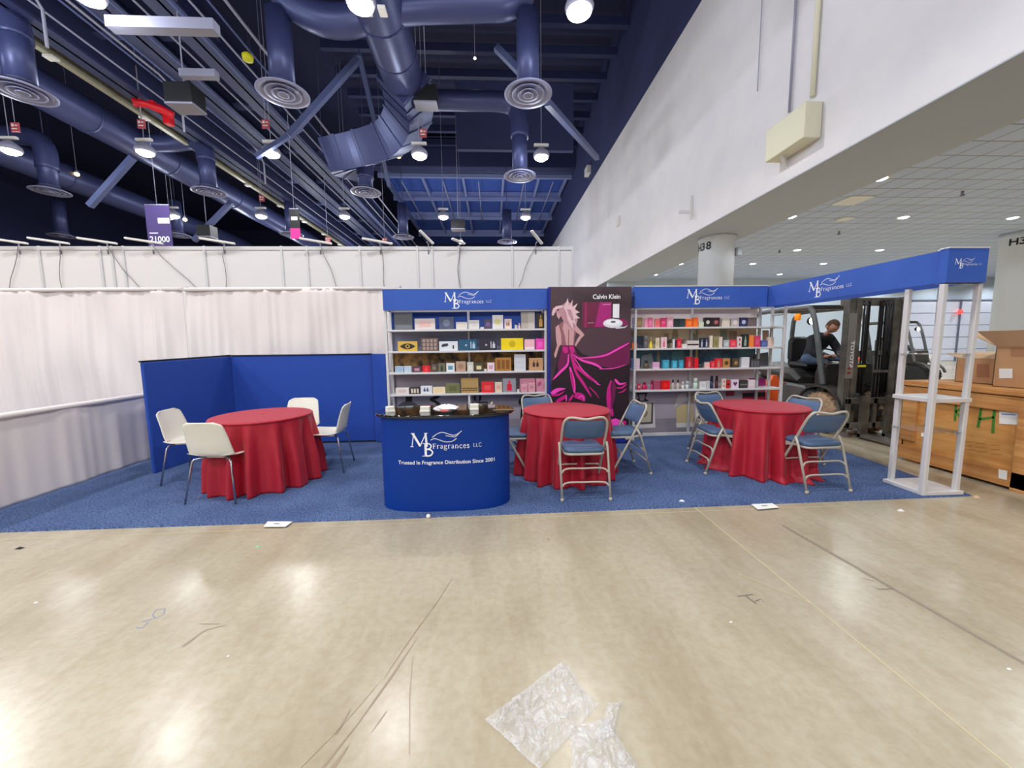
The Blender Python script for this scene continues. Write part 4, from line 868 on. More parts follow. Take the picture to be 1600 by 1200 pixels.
# ------------------------------------------------------------------ goods on the shelves
ITEM_N = {}
def bx_shape(b, x0, x1, z0, z1, yf, d, ang, mi=0, deco=None):
    cx, cz = (x0+x1)/2, z0; w_ = x1-x0; h = z1-z0; T = Matrix.Translation((cx, yf+d/2, cz)) @ Matrix.Rotation(ang, 4, 'Z')
    e = min(.004, w_*.08)
    V = lambda x, y, z: T @ Vector((x, y, z))
    vs = []
    for z, s_ in ((0, e), (e, 0), (h-e, 0), (h, e)):
        vs += [V(-w_/2+s_, -d/2+s_, z), V(w_/2-s_, -d/2+s_, z), V(w_/2-s_, d/2-s_, z), V(-w_/2+s_, d/2-s_, z)]
    fs = [(3, 2, 1, 0), (12, 13, 14, 15)]
    for k in range(3):
        for j in range(4): fs.append((k*4+j, k*4+(j+1) % 4, k*4+4+(j+1) % 4, k*4+4+j))
    b.add(vs, fs, mi)
    P = lambda u, v, q=.0012: V((u-.5)*w_, -d/2-q, v*h)
    if deco:
        kind = deco
        if kind == 'disc': b.add([P(.5+.28*math.cos(a*PI/8)*min(1, h/w_), .52+.28*math.sin(a*PI/8)*min(1, w_/h)) for a in range(16)], [tuple(range(16))], 1)
        elif kind == 'eye':
            b.add([P(.5+.4*math.cos(a*PI/8), .5+.3*math.sin(a*PI/8)*abs(math.sin(a*PI/8))) for a in range(16)], [tuple(range(16))], 1)
            b.add([P(.5+.12*math.cos(a*PI/6), .5+.2*math.sin(a*PI/6), .002) for a in range(12)], [tuple(range(12))], 0)
            b.add([P(.5+.07*math.cos(a*PI/6), .5+.12*math.sin(a*PI/6), .003) for a in range(12)], [tuple(range(12))], 1)
        elif kind == 'rect': b.add([P(.22, .25), P(.78, .25), P(.78, .7), P(.22, .7)], [(0, 1, 2, 3)], 1)
        elif kind == 'band': b.add([P(.02, .38), P(.98, .38), P(.98, .56), P(.02, .56)], [(0, 1, 2, 3)], 1)
        elif kind == 'low': b.add([P(.04, .04), P(.96, .04), P(.96, .28), P(.04, .28)], [(0, 1, 2, 3)], 1)
        elif kind == 'bottle':
            b.add([P(.32, .12), P(.68, .12), P(.68, .56), P(.6, .62), P(.4, .62), P(.32, .56)], [(0, 1, 2, 3, 4, 5)], 1); b.add([P(.43, .64), P(.57, .64), P(.57, .84), P(.43, .84)], [(0, 1, 2, 3)], 1)
        elif kind == 'bottle_right':
            b.add([P(.76, .2), P(.9, .2), P(.9, .6), P(.76, .6)], [(0, 1, 2, 3)], 1); b.add([P(.8, .62), P(.86, .62), P(.86, .78), P(.8, .78)], [(0, 1, 2, 3)], 1); b.add([P(.65, .2), P(.7, .2), P(.7, .8), P(.65, .8)], [(0, 1, 2, 3)], 1); b.add([P(.35, .42), P(.45, .42), P(.45, .56), P(.35, .56)], [(0, 1, 2, 3)], 1)
        elif kind == 'two_bottles':
            for u in (.34, .6): b.add([P(u-.09, .3), P(u+.09, .3), P(u+.09, .6), P(u, .68), P(u-.09, .6)], [(0, 1, 2, 3, 4)], 1); b.add([P(u-.03, .68), P(u+.03, .68), P(u+.03, .82), P(u-.03, .82)], [(0, 1, 2, 3)], 1)
        elif kind == 'zigzag':
            for o_ in (.08, .22): b.ribbon([((u-.5)*w_*.9, (o_+(.07 if i % 2 else 0)+.06)*h) for i, u in enumerate([k/8 for k in range(9)])], h*.05, T @ Vector((0, -d/2-.0015, 0)), T.to_3x3() @ Vector((1, 0, 0)), (0, 0, 1), 1)
        elif kind == 'grid':
            for i in range(4):
                for j in range(3): b.add([P(.1+i*.22, .1+j*.3), P(.24+i*.22, .1+j*.3), P(.24+i*.22, .32+j*.3), P(.1+i*.22, .32+j*.3)], [(0, 1, 2, 3)], 1)
        elif kind == 'windows':
            for i in range(3): b.add([P(.12+i*.28, .15), P(.32+i*.28, .15), P(.32+i*.28, .82), P(.12+i*.28, .82)], [(0, 1, 2, 3)], 1)
        elif kind == 'heart': b.add([P(.5, .25), P(.78, .58), P(.7, .75), P(.57, .72), P(.5, .62), P(.43, .72), P(.3, .75), P(.22, .58)], [tuple(range(8))], 1)
        elif kind == 'roll':
            b.add([P(.15, .4), P(.45, .5), P(.5, .62), P(.45, .8), P(.18, .72), P(.12, .55)], [tuple(range(6))], 1); b.add([P(.72, .2), P(.8, .2), P(.8, .6), P(.72, .6)], [(0, 1, 2, 3)], 1)
        elif kind == 'half': b.add([P(.5, .02), P(.98, .02), P(.98, .98), P(.5, .98)], [(0, 1, 2, 3)], 1)
        elif kind == 'stripe2':
            for v in (.15, .6): b.add([P(.35, v), P(.65, v), P(.65, v+.25), P(.35, v+.25)], [(0, 1, 2, 3)], 1)
def bt_shape(b, x0, x1, z0, z1, yf, kind='bottle'):
    r = (x1-x0)/2; h = z1-z0; c = ((x0+x1)/2, yf+r+.01, z0)
    if kind == 'tube': b.lathe([(r*.7, 0), (r, h*.05), (r, h*.55), (r*.92, h*.56)], 14, c, 0); b.lathe([(r*.9, h*.56), (r*.9, h*.97), (r*.8, h)], 14, c, 1)
    elif kind == 'round': b.lathe([(r*.4, 0), (r*.9, h*.12), (r, h*.35), (r*.8, h*.6), (r*.3, h*.7)], 16, c, 0, sy=.6); b.lathe([(r*.3, h*.7), (r*.45, h*.74), (r*.45, h*.95), (r*.3, h)], 12, c, 1)
    elif kind == 'cone': b.lathe([(r, 0), (r*.95, h*.1), (r*.3, h*.62)], 16, c, 0); b.lathe([(r*.22, h*.62), (r*.3, h*.8), (r*.1, h)], 12, c, 1)
    else: b.lathe([(r*.9, 0), (r, h*.04), (r, h*.6), (r*.75, h*.68), (r*.3, h*.7)], 16, c, 0, sy=.55); b.lathe([(r*.42, h*.7), (r*.46, h*.73), (r*.46, h*.97), (r*.36, h)], 12, c, 1)
def goods(rack, crop, scale, rows):
    ox, oy = crop
    for row, (z, name, items) in enumerate(rows):
        for it in items:
            x0, x1, top, col, deco, dcol, lab = it[:7]; ys = it[7] if len(it) > 7 else 0
            yf = 5.69+ys; px0, px1 = ox+x0/scale, ox+x1/scale
            A = at(px0, oy+top/scale, Y=yf); B = at(px1, oy+top/scale, Y=yf)
            h = max(.03, (A.z+B.z)/2-z); X0, X1 = A.x+.001, B.x-.001
            b = MB()
            if deco in ('tube', 'round', 'flask', 'cone'):
                bt_shape(b, X0, X1, z, z+h, yf, deco); nm, cat = 'perfume_bottle', 'bottle'
            else:
                d = min(.12, max(.03, (X1-X0)*.5)); nm, cat = 'perfume_box', 'box'
                if (X1-X0) > .2: d = .06
                bx_shape(b, X0, X1, z, z+h, yf, d, random.uniform(-.03, .03), 0, deco)
            tag(b.build(nm, [rgb(*col, rough=.35), rgb(*dcol, rough=.4)]), lab+' on the %s shelf of the %s rack' % (name, rack), cat, '%s rack %s shelf goods' % (rack, name))
W = (226, 220, 216)
goods('left', (600, 440), 1600/260, [
 (SZ[0], 'top', [(95, 270, 300, (96, 98, 102), 'low', (120, 122, 128), 'big dark grey box at left end'), (292, 490, 355, (226, 212, 208), 'rect', (234, 190, 182), 'wide white box with pink mark'),
  (528, 670, 340, (84, 92, 116), 'disc', (120, 130, 156), 'slate box with round monogram'), (692, 800, 388, W, 'rect', (228, 216, 196), 'plain white box left of middle post'), (815, 915, 370, W, 'disc', (216, 210, 208), 'plain white box right of middle post'),
  (925, 960, 450, W, None, W, 'tiny white card'), (962, 1035, 362, (86, 74, 96), 'disc', (122, 96, 160), 'dark purple box'), (1040, 1145, 322, (228, 224, 220), 'disc', (228, 220, 150), 'tall white box with yellow flower'),
  (1158, 1228, 358, (240, 214, 206), 'two_bottles', (140, 90, 70), 'pale peach box with two tiny bottles'), (1256, 1284, 395, (216, 214, 214), 'flask', (40, 38, 44), 'tiny white bottle with black cap'), (1290, 1314, 398, (238, 200, 200), 'flask', (232, 230, 230), 'tiny pink bottle'),
  (1318, 1450, 292, (182, 172, 160), 'half', (200, 194, 180), 'large silver-beige gift set box'), (1462, 1552, 300, (40, 36, 34), 'bottle', (196, 146, 70), 'black box with amber bottle at right end')]),
 (SZ[1], 'second', [(130, 320, 575, (214, 176, 74), 'eye', (44, 36, 30), 'gold box with black eye'), (355, 520, 545, (112, 88, 80), 'grid', (168, 150, 140), 'ornate brown box with grid pattern'),
  (528, 708, 575, (222, 226, 232), 'roll', (50, 54, 60), 'white box printed with a dark cylinder'), (718, 892, 558, (28, 84, 116), 'bottle_right', (184, 206, 220), 'teal gift box with pale bottle'), (912, 1085, 555, (42, 38, 54), 'bottle_right', (206, 206, 220), 'black gift box with pale bottle'),
  (1125, 1338, 545, (244, 214, 8), 'disc', (206, 180, 10), 'bright yellow wide box'), (1350, 1448, 555, (244, 188, 196), 'low', (240, 220, 222), 'soft pink and white box'), (1458, 1550, 548, (236, 66, 176), 'rect', (244, 96, 196), 'magenta box at right end')]),
 (SZ[2], 'third', [(105, 185, 815, (190, 208, 226), 'grid', (134, 170, 204), 'pale blue patterned box at left end'), (192, 262, 812, (206, 218, 228), 'grid', (176, 198, 216), 'paler blue patterned box'),
  (272, 360, 815, (84, 58, 70), 'rect', (190, 130, 150), 'dark plum box with pink print'), (366, 442, 808, (216, 26, 40), 'bottle', (240, 70, 80), 'bright red box'), (450, 514, 792, (86, 72, 66), 'two_bottles', (150, 136, 124), 'dark brown narrow box'),
  (520, 590, 785, (110, 106, 86), 'bottle', (36, 60, 44), 'olive box with green bottle'), (598, 678, 785, (226, 228, 230), 'rect', (94, 156, 166), 'white box with teal picture'), (690, 785, 768, (186, 154, 128), 'disc', (164, 130, 104), 'tan box'),
  (798, 860, 775, (206, 204, 192), 'rect', (224, 222, 206), 'pale grey box at the middle post'), (870, 955, 785, (74, 70, 58), 'rect', (222, 210, 150), 'dark olive box with cream square'), (962, 988, 842, (230, 218, 218), None, W, 'tiny white bottle-size box'),
  (992, 1062, 780, (232, 216, 220), 'rect', (216, 160, 180), 'white box with pink print'), (1068, 1222, 730, (176, 122, 56), 'windows', (134, 84, 30), 'wide amber gold box'), (1252, 1362, 700, (216, 218, 222), 'grid', (206, 208, 214), 'tall white marbled box'),
  (1395, 1530, 735, (198, 150, 106), 'two_bottles', (74, 48, 34), 'kraft box with two dark bottles')]),
 (SZ[3], 'bottom', [(110, 240, 1022, (224, 214, 208), 'rect', (214, 190, 186), 'low white box at left end'), (246, 345, 1018, (40, 36, 36), 'windows', (210, 196, 176), 'black box with three windows'), (350, 462, 1005, (222, 222, 226), 'two_bottles', (70, 76, 120), 'white box with blue prints'),
  (468, 590, 1015, (234, 216, 184), 'rect', (240, 212, 150), 'low cream yellow box'), (592, 728, 980, (116, 118, 76), 'rect', (98, 100, 62), 'olive green box'), (740, 905, 928, (180, 146, 90), 'zigzag', (46, 36, 30), 'gold box with black zigzag'),
  (935, 1055, 965, (226, 44, 50), 'rect', (240, 80, 80), 'glossy red box'), (1065, 1135, 968, (222, 200, 176), 'disc', (230, 170, 150), 'slim cream box'), (1140, 1268, 930, (150, 146, 156), 'bottle', (216, 24, 60), 'grey box with red bottle'),
  (1280, 1302, 1035, (210, 206, 206), None, W, 'tiny pale jar-size box'), (1305, 1452, 932, (220, 150, 170), 'rect', (232, 172, 186), 'wide pink box behind two small ones', .06), (1318, 1380, 990, (226, 158, 174), 'disc', (214, 130, 154), 'small pink box in front at left', -.03), (1386, 1454, 975, (224, 160, 172), 'disc', (206, 130, 150), 'small pink box in front at right', -.03), (1462, 1565, 932, (214, 142, 160), 'roll', (176, 84, 122), 'pink box with plum bottle at right end')])])
G = (200, 190, 184)
goods('right', (980, 440), 1600/260, [
 (SZ[0]-.005, 'top', [(55, 86, 345, (196, 176, 208), None, W, 'lilac box at left end'), (92, 148, 345, (150, 118, 84), 'rect', (170, 140, 104), 'bronze box'), (165, 198, 352, (240, 160, 180), None, W, 'narrow pink box'), (201, 250, 345, (228, 110, 150), 'rect', (236, 136, 170), 'rose pink box'),
  (268, 315, 355, (238, 130, 130), 'rect', (244, 100, 110), 'salmon box'), (325, 376, 348, (226, 66, 120), 'disc', (240, 110, 150), 'hot pink box'), (385, 446, 338, (230, 166, 184), 'rect', (238, 190, 204), 'tall light pink box'), (455, 502, 355, (42, 52, 50), None, W, 'dark green box'), (505, 556, 355, (44, 66, 68), None, W, 'dark teal box'),
  (565, 632, 358, (248, 110, 34), 'rect', (250, 136, 70), 'wide orange box'), (635, 685, 345, (252, 120, 46), None, W, 'taller orange box'), (690, 738, 388, (204, 216, 184), None, W, 'small pale green box'), (745, 810, 345, (50, 44, 42), 'disc', (214, 206, 196), 'black box with white seal'), (822, 892, 345, (66, 44, 46), 'disc', (176, 100, 104), 'dark brown box with red seal'),
  (914, 990, 350, (218, 206, 188), 'rect', (226, 216, 196), 'cream box'), (1000, 1078, 352, (190, 182, 178), 'disc', (226, 220, 206), 'light grey box with pale seal'), (1088, 1158, 345, (56, 64, 104), 'disc', (190, 196, 220), 'navy box with white seal'), (1166, 1250, 345, (132, 118, 120), 'grid', (112, 98, 102), 'grey woven-pattern box at right end')]),
 (SZ[1]-.005, 'second', [(48, 98, 592, (250, 110, 50), None, W, 'small orange box at left end', -.03), (60, 155, 522, (48, 58, 76), 'low', (66, 76, 94), 'wide navy box', .07), (166, 214, 520, (110, 110, 112), 'tube', (134, 134, 136), 'grey capped bottle'), (220, 260, 530, (226, 200, 40), 'cone', (226, 170, 110), 'yellow conical bottle'),
  (276, 312, 542, (226, 208, 180), 'rect', (212, 190, 150), 'slim cream box'), (328, 382, 535, (236, 206, 206), 'bottle', (226, 110, 140), 'white and pink box'), (396, 412, 560, (70, 66, 60), 'tube', (40, 38, 36), 'thin dark bottle'), (415, 434, 552, (110, 100, 84), 'tube', (60, 54, 46), 'thin brown bottle'), (442, 476, 555, (226, 222, 226), 'half', (40, 38, 44), 'white and black box'),
  (480, 522, 548, (226, 30, 66), 'rect', (246, 90, 110), 'crimson box left of white display'), (528, 574, 600, (228, 218, 210), None, W, 'low white box'), (576, 692, 568, (214, 204, 200), 'band', (60, 30, 36), 'wide white display with dark band'), (700, 740, 540, (48, 52, 70), 'bottle', (190, 196, 210), 'navy box with pale bottle, left one'), (746, 786, 540, (50, 52, 72), 'bottle', (186, 192, 210), 'navy box with pale bottle, right one'),
  (796, 826, 520, (226, 214, 190), None, W, 'slim tall cream box'), (832, 880, 530, (156, 146, 96), 'rect', (136, 128, 80), 'olive gold box'), (884, 918, 532, (228, 214, 200), None, W, 'slim ivory box'), (930, 984, 562, (178, 186, 186), 'rect', (206, 212, 210), 'silver box'), (990, 1054, 560, (240, 62, 84), 'rect', (246, 110, 120), 'coral red box'),
  (1064, 1104, 530, (230, 214, 214), 'stripe2', (176, 40, 60), 'white box with red squares'), (1110, 1170, 506, (40, 50, 44), 'bottle', (150, 176, 160), 'tall dark green box'), (1176, 1221, 515, (250, 140, 70), None, W, 'tall orange box'), (1226, 1284, 520, (214, 70, 110), 'rect', (226, 96, 130), 'raspberry box'), (1290, 1348, 565, (84, 104, 170), 'rect', (110, 128, 190), 'blue box'), (1358, 1414, 535, (226, 200, 188), None, W, 'pale peach box at right end')]),
 (SZ[2]-.005, 'third', [(46, 76, 740, (110, 124, 200), None, W, 'periwinkle box at left end'), (78, 122, 740, (226, 196, 210), None, W, 'pale pink box beside the periwinkle one'), (166, 234, 760, (96, 84, 66), 'round', (50, 46, 44), 'squat brown bottle'), (248, 312, 775, (220, 166, 200), 'low', (234, 196, 216), 'pink-lilac box'),
  (345, 405, 755, (64, 166, 196), 'rect', (90, 184, 210), 'turquoise box, left of three'), (436, 480, 762, (70, 176, 206), 'rect', (100, 196, 220), 'turquoise box, middle of three'), (501, 542, 755, (60, 160, 190), 'rect', (90, 180, 206), 'turquoise box, right of three'), (568, 632, 724, (186, 30, 46), 'bottle', (226, 110, 110), 'ornate dark red box'), (648, 686, 735, (228, 24, 40), None, W, 'slim bright red box'),
  (696, 740, 775, (52, 50, 54), 'round', (36, 34, 40), 'squat black bottle'), (750, 795, 775, (240, 186, 180), None, W, 'blush box'), (806, 845, 765, (234, 50, 70), 'rect', (244, 100, 110), 'small red box'), (850, 912, 738, (226, 50, 66), 'bottle', (196, 150, 110), 'large red box'), (922, 990, 738, (190, 140, 84), 'disc', (96, 56, 34), 'gold box with brown oval'),
  (1018, 1078, 738, (86, 72, 54), 'disc', (176, 140, 90), 'dark box with gold oval'), (1104, 1178, 728, (224, 222, 226), None, W, 'tall plain white box'), (1186, 1186+96, 745, (60, 60, 64), 'windows', (104, 106, 110), 'black ribbed box at right end')]),
 (SZ[3]-.005, 'bottom', [(66, 98, 975, (60, 52, 58), 'round', (40, 36, 40), 'black jar at left end'), (100, 130, 980, (200, 60, 84), 'disc', (230, 220, 220), 'small dark red dotted box'), (150, 210, 968, (206, 20, 96), 'round', (130, 16, 60), 'magenta round bottle'), (232, 256, 948, (196, 50, 110), 'tube', (160, 30, 90), 'thin magenta tube'),
  (260, 318, 952, (190, 90, 116), 'grid', (150, 50, 90), 'patterned rose box'), (330, 412, 952, (226, 14, 20), 'rect', (240, 40, 40), 'glossy scarlet box'), (434, 468, 945, (190, 176, 166), 'round', (30, 28, 30), 'pale bottle with black swirl cap, left one'), (484, 518, 945, (196, 180, 170), 'round', (28, 26, 30), 'pale bottle with black swirl cap, right one'), (534, 556, 965, (226, 222, 200), 'tube', (200, 206, 196), 'short cream tube'),
  (572, 605, 960, (196, 206, 204), 'tube', (176, 190, 190), 'short grey-green jar'), (650, 692, 930, (186, 210, 190), 'tube', (206, 222, 208), 'mint green bottle'), (705, 762, 962, (228, 224, 222), 'rect', (210, 210, 214), 'white box right of the mint bottle'), (766, 796, 955, (196, 196, 200), None, W, 'narrow silver box'), (812, 840, 908, (44, 54, 84), 'tube', (30, 34, 50), 'tall navy tube'), (860, 887, 908, (84, 30, 36), 'tube', (50, 24, 30), 'tall dark red tube'),
  (918, 952, 935, (230, 214, 202), 'stripe2', (206, 70, 60), 'slim white and red box'), (956, 992, 948, (196, 40, 44), 'disc', (30, 26, 30), 'small red box with black dot'), (1005, 1075, 942, (232, 214, 226), 'heart', (116, 40, 110), 'white box with purple heart'), (1086, 1160, 948, (62, 58, 62), 'band', (120, 116, 120), 'dark grey box'), (1168, 1232, 945, (230, 220, 222), 'low', (220, 190, 200), 'white box at right end')])])

# ------------------------------------------------------------------ counter
ct = thing('reception_counter', (-.43, 3.62, 0), 'blue oval reception counter with glossy black top and white lettering', 'counter')
def oval(a, b_, n=72, e=3.2, bow=0.0):
    out = []
    for k in range(n):
        t_ = 2*PI*k/n; c_, s_ = math.cos(t_), math.sin(t_)
        out.append((a*math.copysign(abs(c_)**(2/e), c_), b_*math.copysign(abs(s_)**(2/(e-.9)), s_)))
    return out
CCX, CCY = -.455, 3.62
def ring_solid(b, outline, levels):
    n = len(outline); vs = [(CCX+x*s_, CCY+y*s_, z) for s_, z in levels for x, y in outline]
    fs = [(i*n+j, i*n+(j+1) % n, (i+1)*n+(j+1) % n, (i+1)*n+j) for i in range(len(levels)-1) for j in range(n)]
    b.add(vs, fs, 0, True); b.add([(CCX+x*levels[-1][0], CCY+y*levels[-1][0], levels[-1][1]) for x, y in outline], [tuple(range(n))], 0)
    return b
ring_solid(MB(), oval(.60, .27), [(1, .013), (1, .87)]).build('body', M_BLUEC, ct)
ring_solid(MB(), oval(.645, .30), [(.985, .868), (1, .874), (1, .888), (.99, .895)]).build('counter_top', M_BLACKTOP, ct)
def curved(b_src, dst):      # wrap flat lettering (x across, z up) onto the bowed front
    o = MB(); a, bb, e = .60, .27, 3.2
    for (x, y, z) in b_src.v:
        u = max(-.99, min(.99, (x-CCX)/a)); t_ = abs(u)**(e/2); v = (1-t_**2)**.5; yy = -bb*v**(2/(e-.9))
        o.v.append((x, CCY+yy-.0015+(y-0), z))
    o.f, o.mi, o.sm = b_src.f, b_src.mi, b_src.sm
    return o
lb = logo(ct, (-.42, 0, .625), (1, 0, 0), (0, 0, 1), .64)
curved(lb, ct).build('logo', M_LETTER, ct)
tb = MB(); text_mesh('Trusted In Fragrance Distribution Since 2001', .034, (-.425, 0, .452), (1, 0, 0), (0, 0, 1), mb=tb, bold=.012, wfit=.86)
curved(tb, ct).build('tagline', M_LETTER, ct)
# things on the counter
CT = .896
for (px, py, w_, h, rz, lab) in ((610, 640, .075, .05, .5, 'small cream card box tilted at the left end of the counter'), (664, 640, .09, .05, 0, 'small white card holder left of the plastic bag'), (741, 637, .08, .055, 0, 'small white card holder right of the plastic bag')):
    p = at(px, py, Z=CT+.02); t = thing('card_holder', (p.x, p.y, CT), lab, 'card holder', 'card holders on the counter')
    T = Matrix.Translation((p.x, p.y, CT)) @ Matrix.Rotation(rz, 4, 'Z')
    MB().box(-w_/2, w_/2, -.03, .03, 0, .012, T=T).box(-w_/2, w_/2, .015, .03, .012, h, T=T).build('tray', M_WHITE, t)
    MB().box(-w_/2+.005, w_/2-.005, -.02, .014, .012, h*.9, T=T).build('cards', mat('card_stock', (236, 230, 214), .7), t)
p = at(697, 641, Z=CT+.02)
def bagfn(u, v):
    a = 2*PI*u; q = mnoise.noise(Vector((math.cos(a)*1.6, math.sin(a)*1.6, v*3))); r = math.sin(PI*min(.97, v*.92+.06))**.6
    return (p.x+.115*r*math.cos(a)*(1+.3*q), p.y+.05*r*math.sin(a)*(1+.3*q), CT+.075*v*(1+.5*mnoise.noise(Vector((math.cos(a)*2, 3, v*2))))+.002)
bag = tag(MB().grid(bagfn, 28, 14, wrap=True).build('plastic_bag', mat('white_film', (232, 230, 232), .3)), 'crumpled white plastic bag with red print on the counter', 'bag')
MB().add([(p.x-.05, p.y-.058, CT+.02), (p.x+.03, p.y-.06, CT+.02), (p.x+.025, p.y-.055, CT+.035), (p.x-.045, p.y-.055, CT+.035)], [(0, 1, 2, 3)]).build('print', mat('red_print', (220, 90, 80), .5), bag)
p = at(788, 640, Z=CT); t = tag(MB().lathe([(.001, 0), (.07, 0), (.075, .006), (.07, .007), (.001, .004)], 24, (p.x, p.y-.03, CT), sx=1.5, sy=.5).build('brown_reflection', mat('reflected_brown', (120, 92, 60), .3)), 'flat brown oval painting a reflection at the right end of the counter', 'tray')  # brown oval stands in for the brownish reflection in the glossy top

# ------------------------------------------------------------------ draped tables
def round_table(x, y, lab, seed, r=.5, R=.56, folds=15, pool=0):
    t = thing('round_table', (x, y, 0), 'round table standing under the '+lab, 'table', 'round tables')
    MB().lathe([(.45, .725), (.46, .73), (.46, .748), (.45, .752)], 40, (x, y, 0)).build('tabletop', M_CARDL, t)
    for k in range(4):
        a = k*PI/2+.4; MB().tube([(x+.3*math.cos(a), y+.3*math.sin(a), .72), (x+.34*math.cos(a), y+.34*math.sin(a), .015)], .014, 8).build('leg', M_BEIGE, t)
    rr = random.Random(seed); ph = [rr.uniform(0, 2*PI) for _ in range(6)]
    def fn(u, v):
        a = 2*PI*u
        if v < .2:
            s_ = v/.2; q = r*(.02+.93*s_); return (x+q*math.cos(a), y+q*math.sin(a), .7565)
        if v < .26:
            s_ = (v-.2)/.06; th = s_*PI/2; q = r*.95+.025*math.sin(th); return (x+q*math.cos(a), y+q*math.sin(a), .7565-.025*(1-math.cos(th)))
        s_ = (v-.26)/.74; z = .7315*(1-s_)+.014
        f = math.sin(folds*a+ph[0]+.8*math.sin(2*a+ph[1]))+.5*math.sin((folds*1.6//1)*a+ph[2])
        fold = (.003+.05*min(1, s_*1.6))*f
        q = r*.975+(R-r)*s_**1.3*.8+fold
        if s_ > .93: q += pool*(.5+.5*math.sin(3*a+ph[3]))*(s_-.93)/.07; z = max(.014, z)
        q += .01*math.sin(5*a+ph[4])*s_
        return (x+q*math.cos(a), y+q*math.sin(a), z)
    tag(MB().grid(fn, 240, 46, wrap=True).build('tablecloth', M_CLOTH, solid=.003), lab[0].lower()+lab[1:]+' draped to the carpet over a round table', 'tablecloth', 'crimson tablecloths')
round_table(-2.57, 4.35, 'left crimson cloth among white shell chairs', 3)
round_table(.83, 4.33, 'middle crimson cloth in front of the poster', 5)
round_table(3.13, 4.33, 'right crimson cloth nearest the forklift', 9, pool=.07)

# ------------------------------------------------------------------ white shell chairs (local: faces +Y)
def shell_chair():
    t = thing('shell_chair', (0, 0, 0), 'x', 'chair', 'white shell chairs')
    prof = arc([(0, .23, .455), (0, .19, .462), (0, .05, .448), (0, -.1, .440), (0, -.185, .465), (0, -.215, .54), (0, -.235, .64), (0, -.262, .745), (0, -.28, .80)], 5)
    n = len(prof)
    def fn(u, v):
        i = v*(n-1); k = min(n-2, int(i)); p = prof[k].lerp(prof[k+1], i-k)
        if v < .5: w_ = .225-.03*(1-min(1, v*6))**2
        else: w_ = .225-.045*((v-.5)/.5)**1.5
        if v > .9: w_ *= (1-((v-.9)/.1)**2*.32)
        if v < .06: w_ *= 1-((.06-v)/.06)**2*.18
        s_ = 2*u-1; x = w_*s_
        curve = abs(s_)**2.2
        if v < .5: return (x, p.y, p.z+.022*curve*(v/.5)+.004*curve)
        return (x*.98, p.y+.045*curve*(1-(v-.5)*1.0), p.z)
    MB().grid(fn, 17, 44).build('seat_shell', M_CHAIRW, t, world=False, solid=.009)
    b = MB(); b.box(-.14, .14, -.12, .14, .425, .437); b.build('seat_plate', M_CHROME, t, world=False)
    for sx, sy in ((-1, -1), (1, -1), (-1, 1), (1, 1)):
        pts = arc([(sx*.06, sy*.1, .425), (sx*.16, sy*.15, .424), (sx*.195, sy*.175, .40), (sx*.24, sy*.235, .015)], 5) if False else [(sx*.06, sy*.1, .425), (sx*.14, sy*.145, .425), (sx*.175, sy*.165, .418), (sx*.19, sy*.175, .395), (sx*.245, sy*.235, .0)]
        MB().tube(pts, .0095, 10).build('leg', M_CHROME, t, world=False)
    return t
wc = shell_chair()
for i, (x, y, rz, lab) in enumerate(((-2.71, 3.91, -.06, 'ivory shell chair nearest the camera with its back turned'), (-3.43, 4.5, -PI/2+.12, 'ivory shell chair against the blue side panel'),
        (-2.55, 5.02, PI+.05, 'ivory shell chair behind the left table, only its back showing'), (-2.04, 4.72, PI/2+.1, 'ivory shell chair right of the left table in profile'))):
    place(wc, i > 0, (x, y, .012), rz, lab)

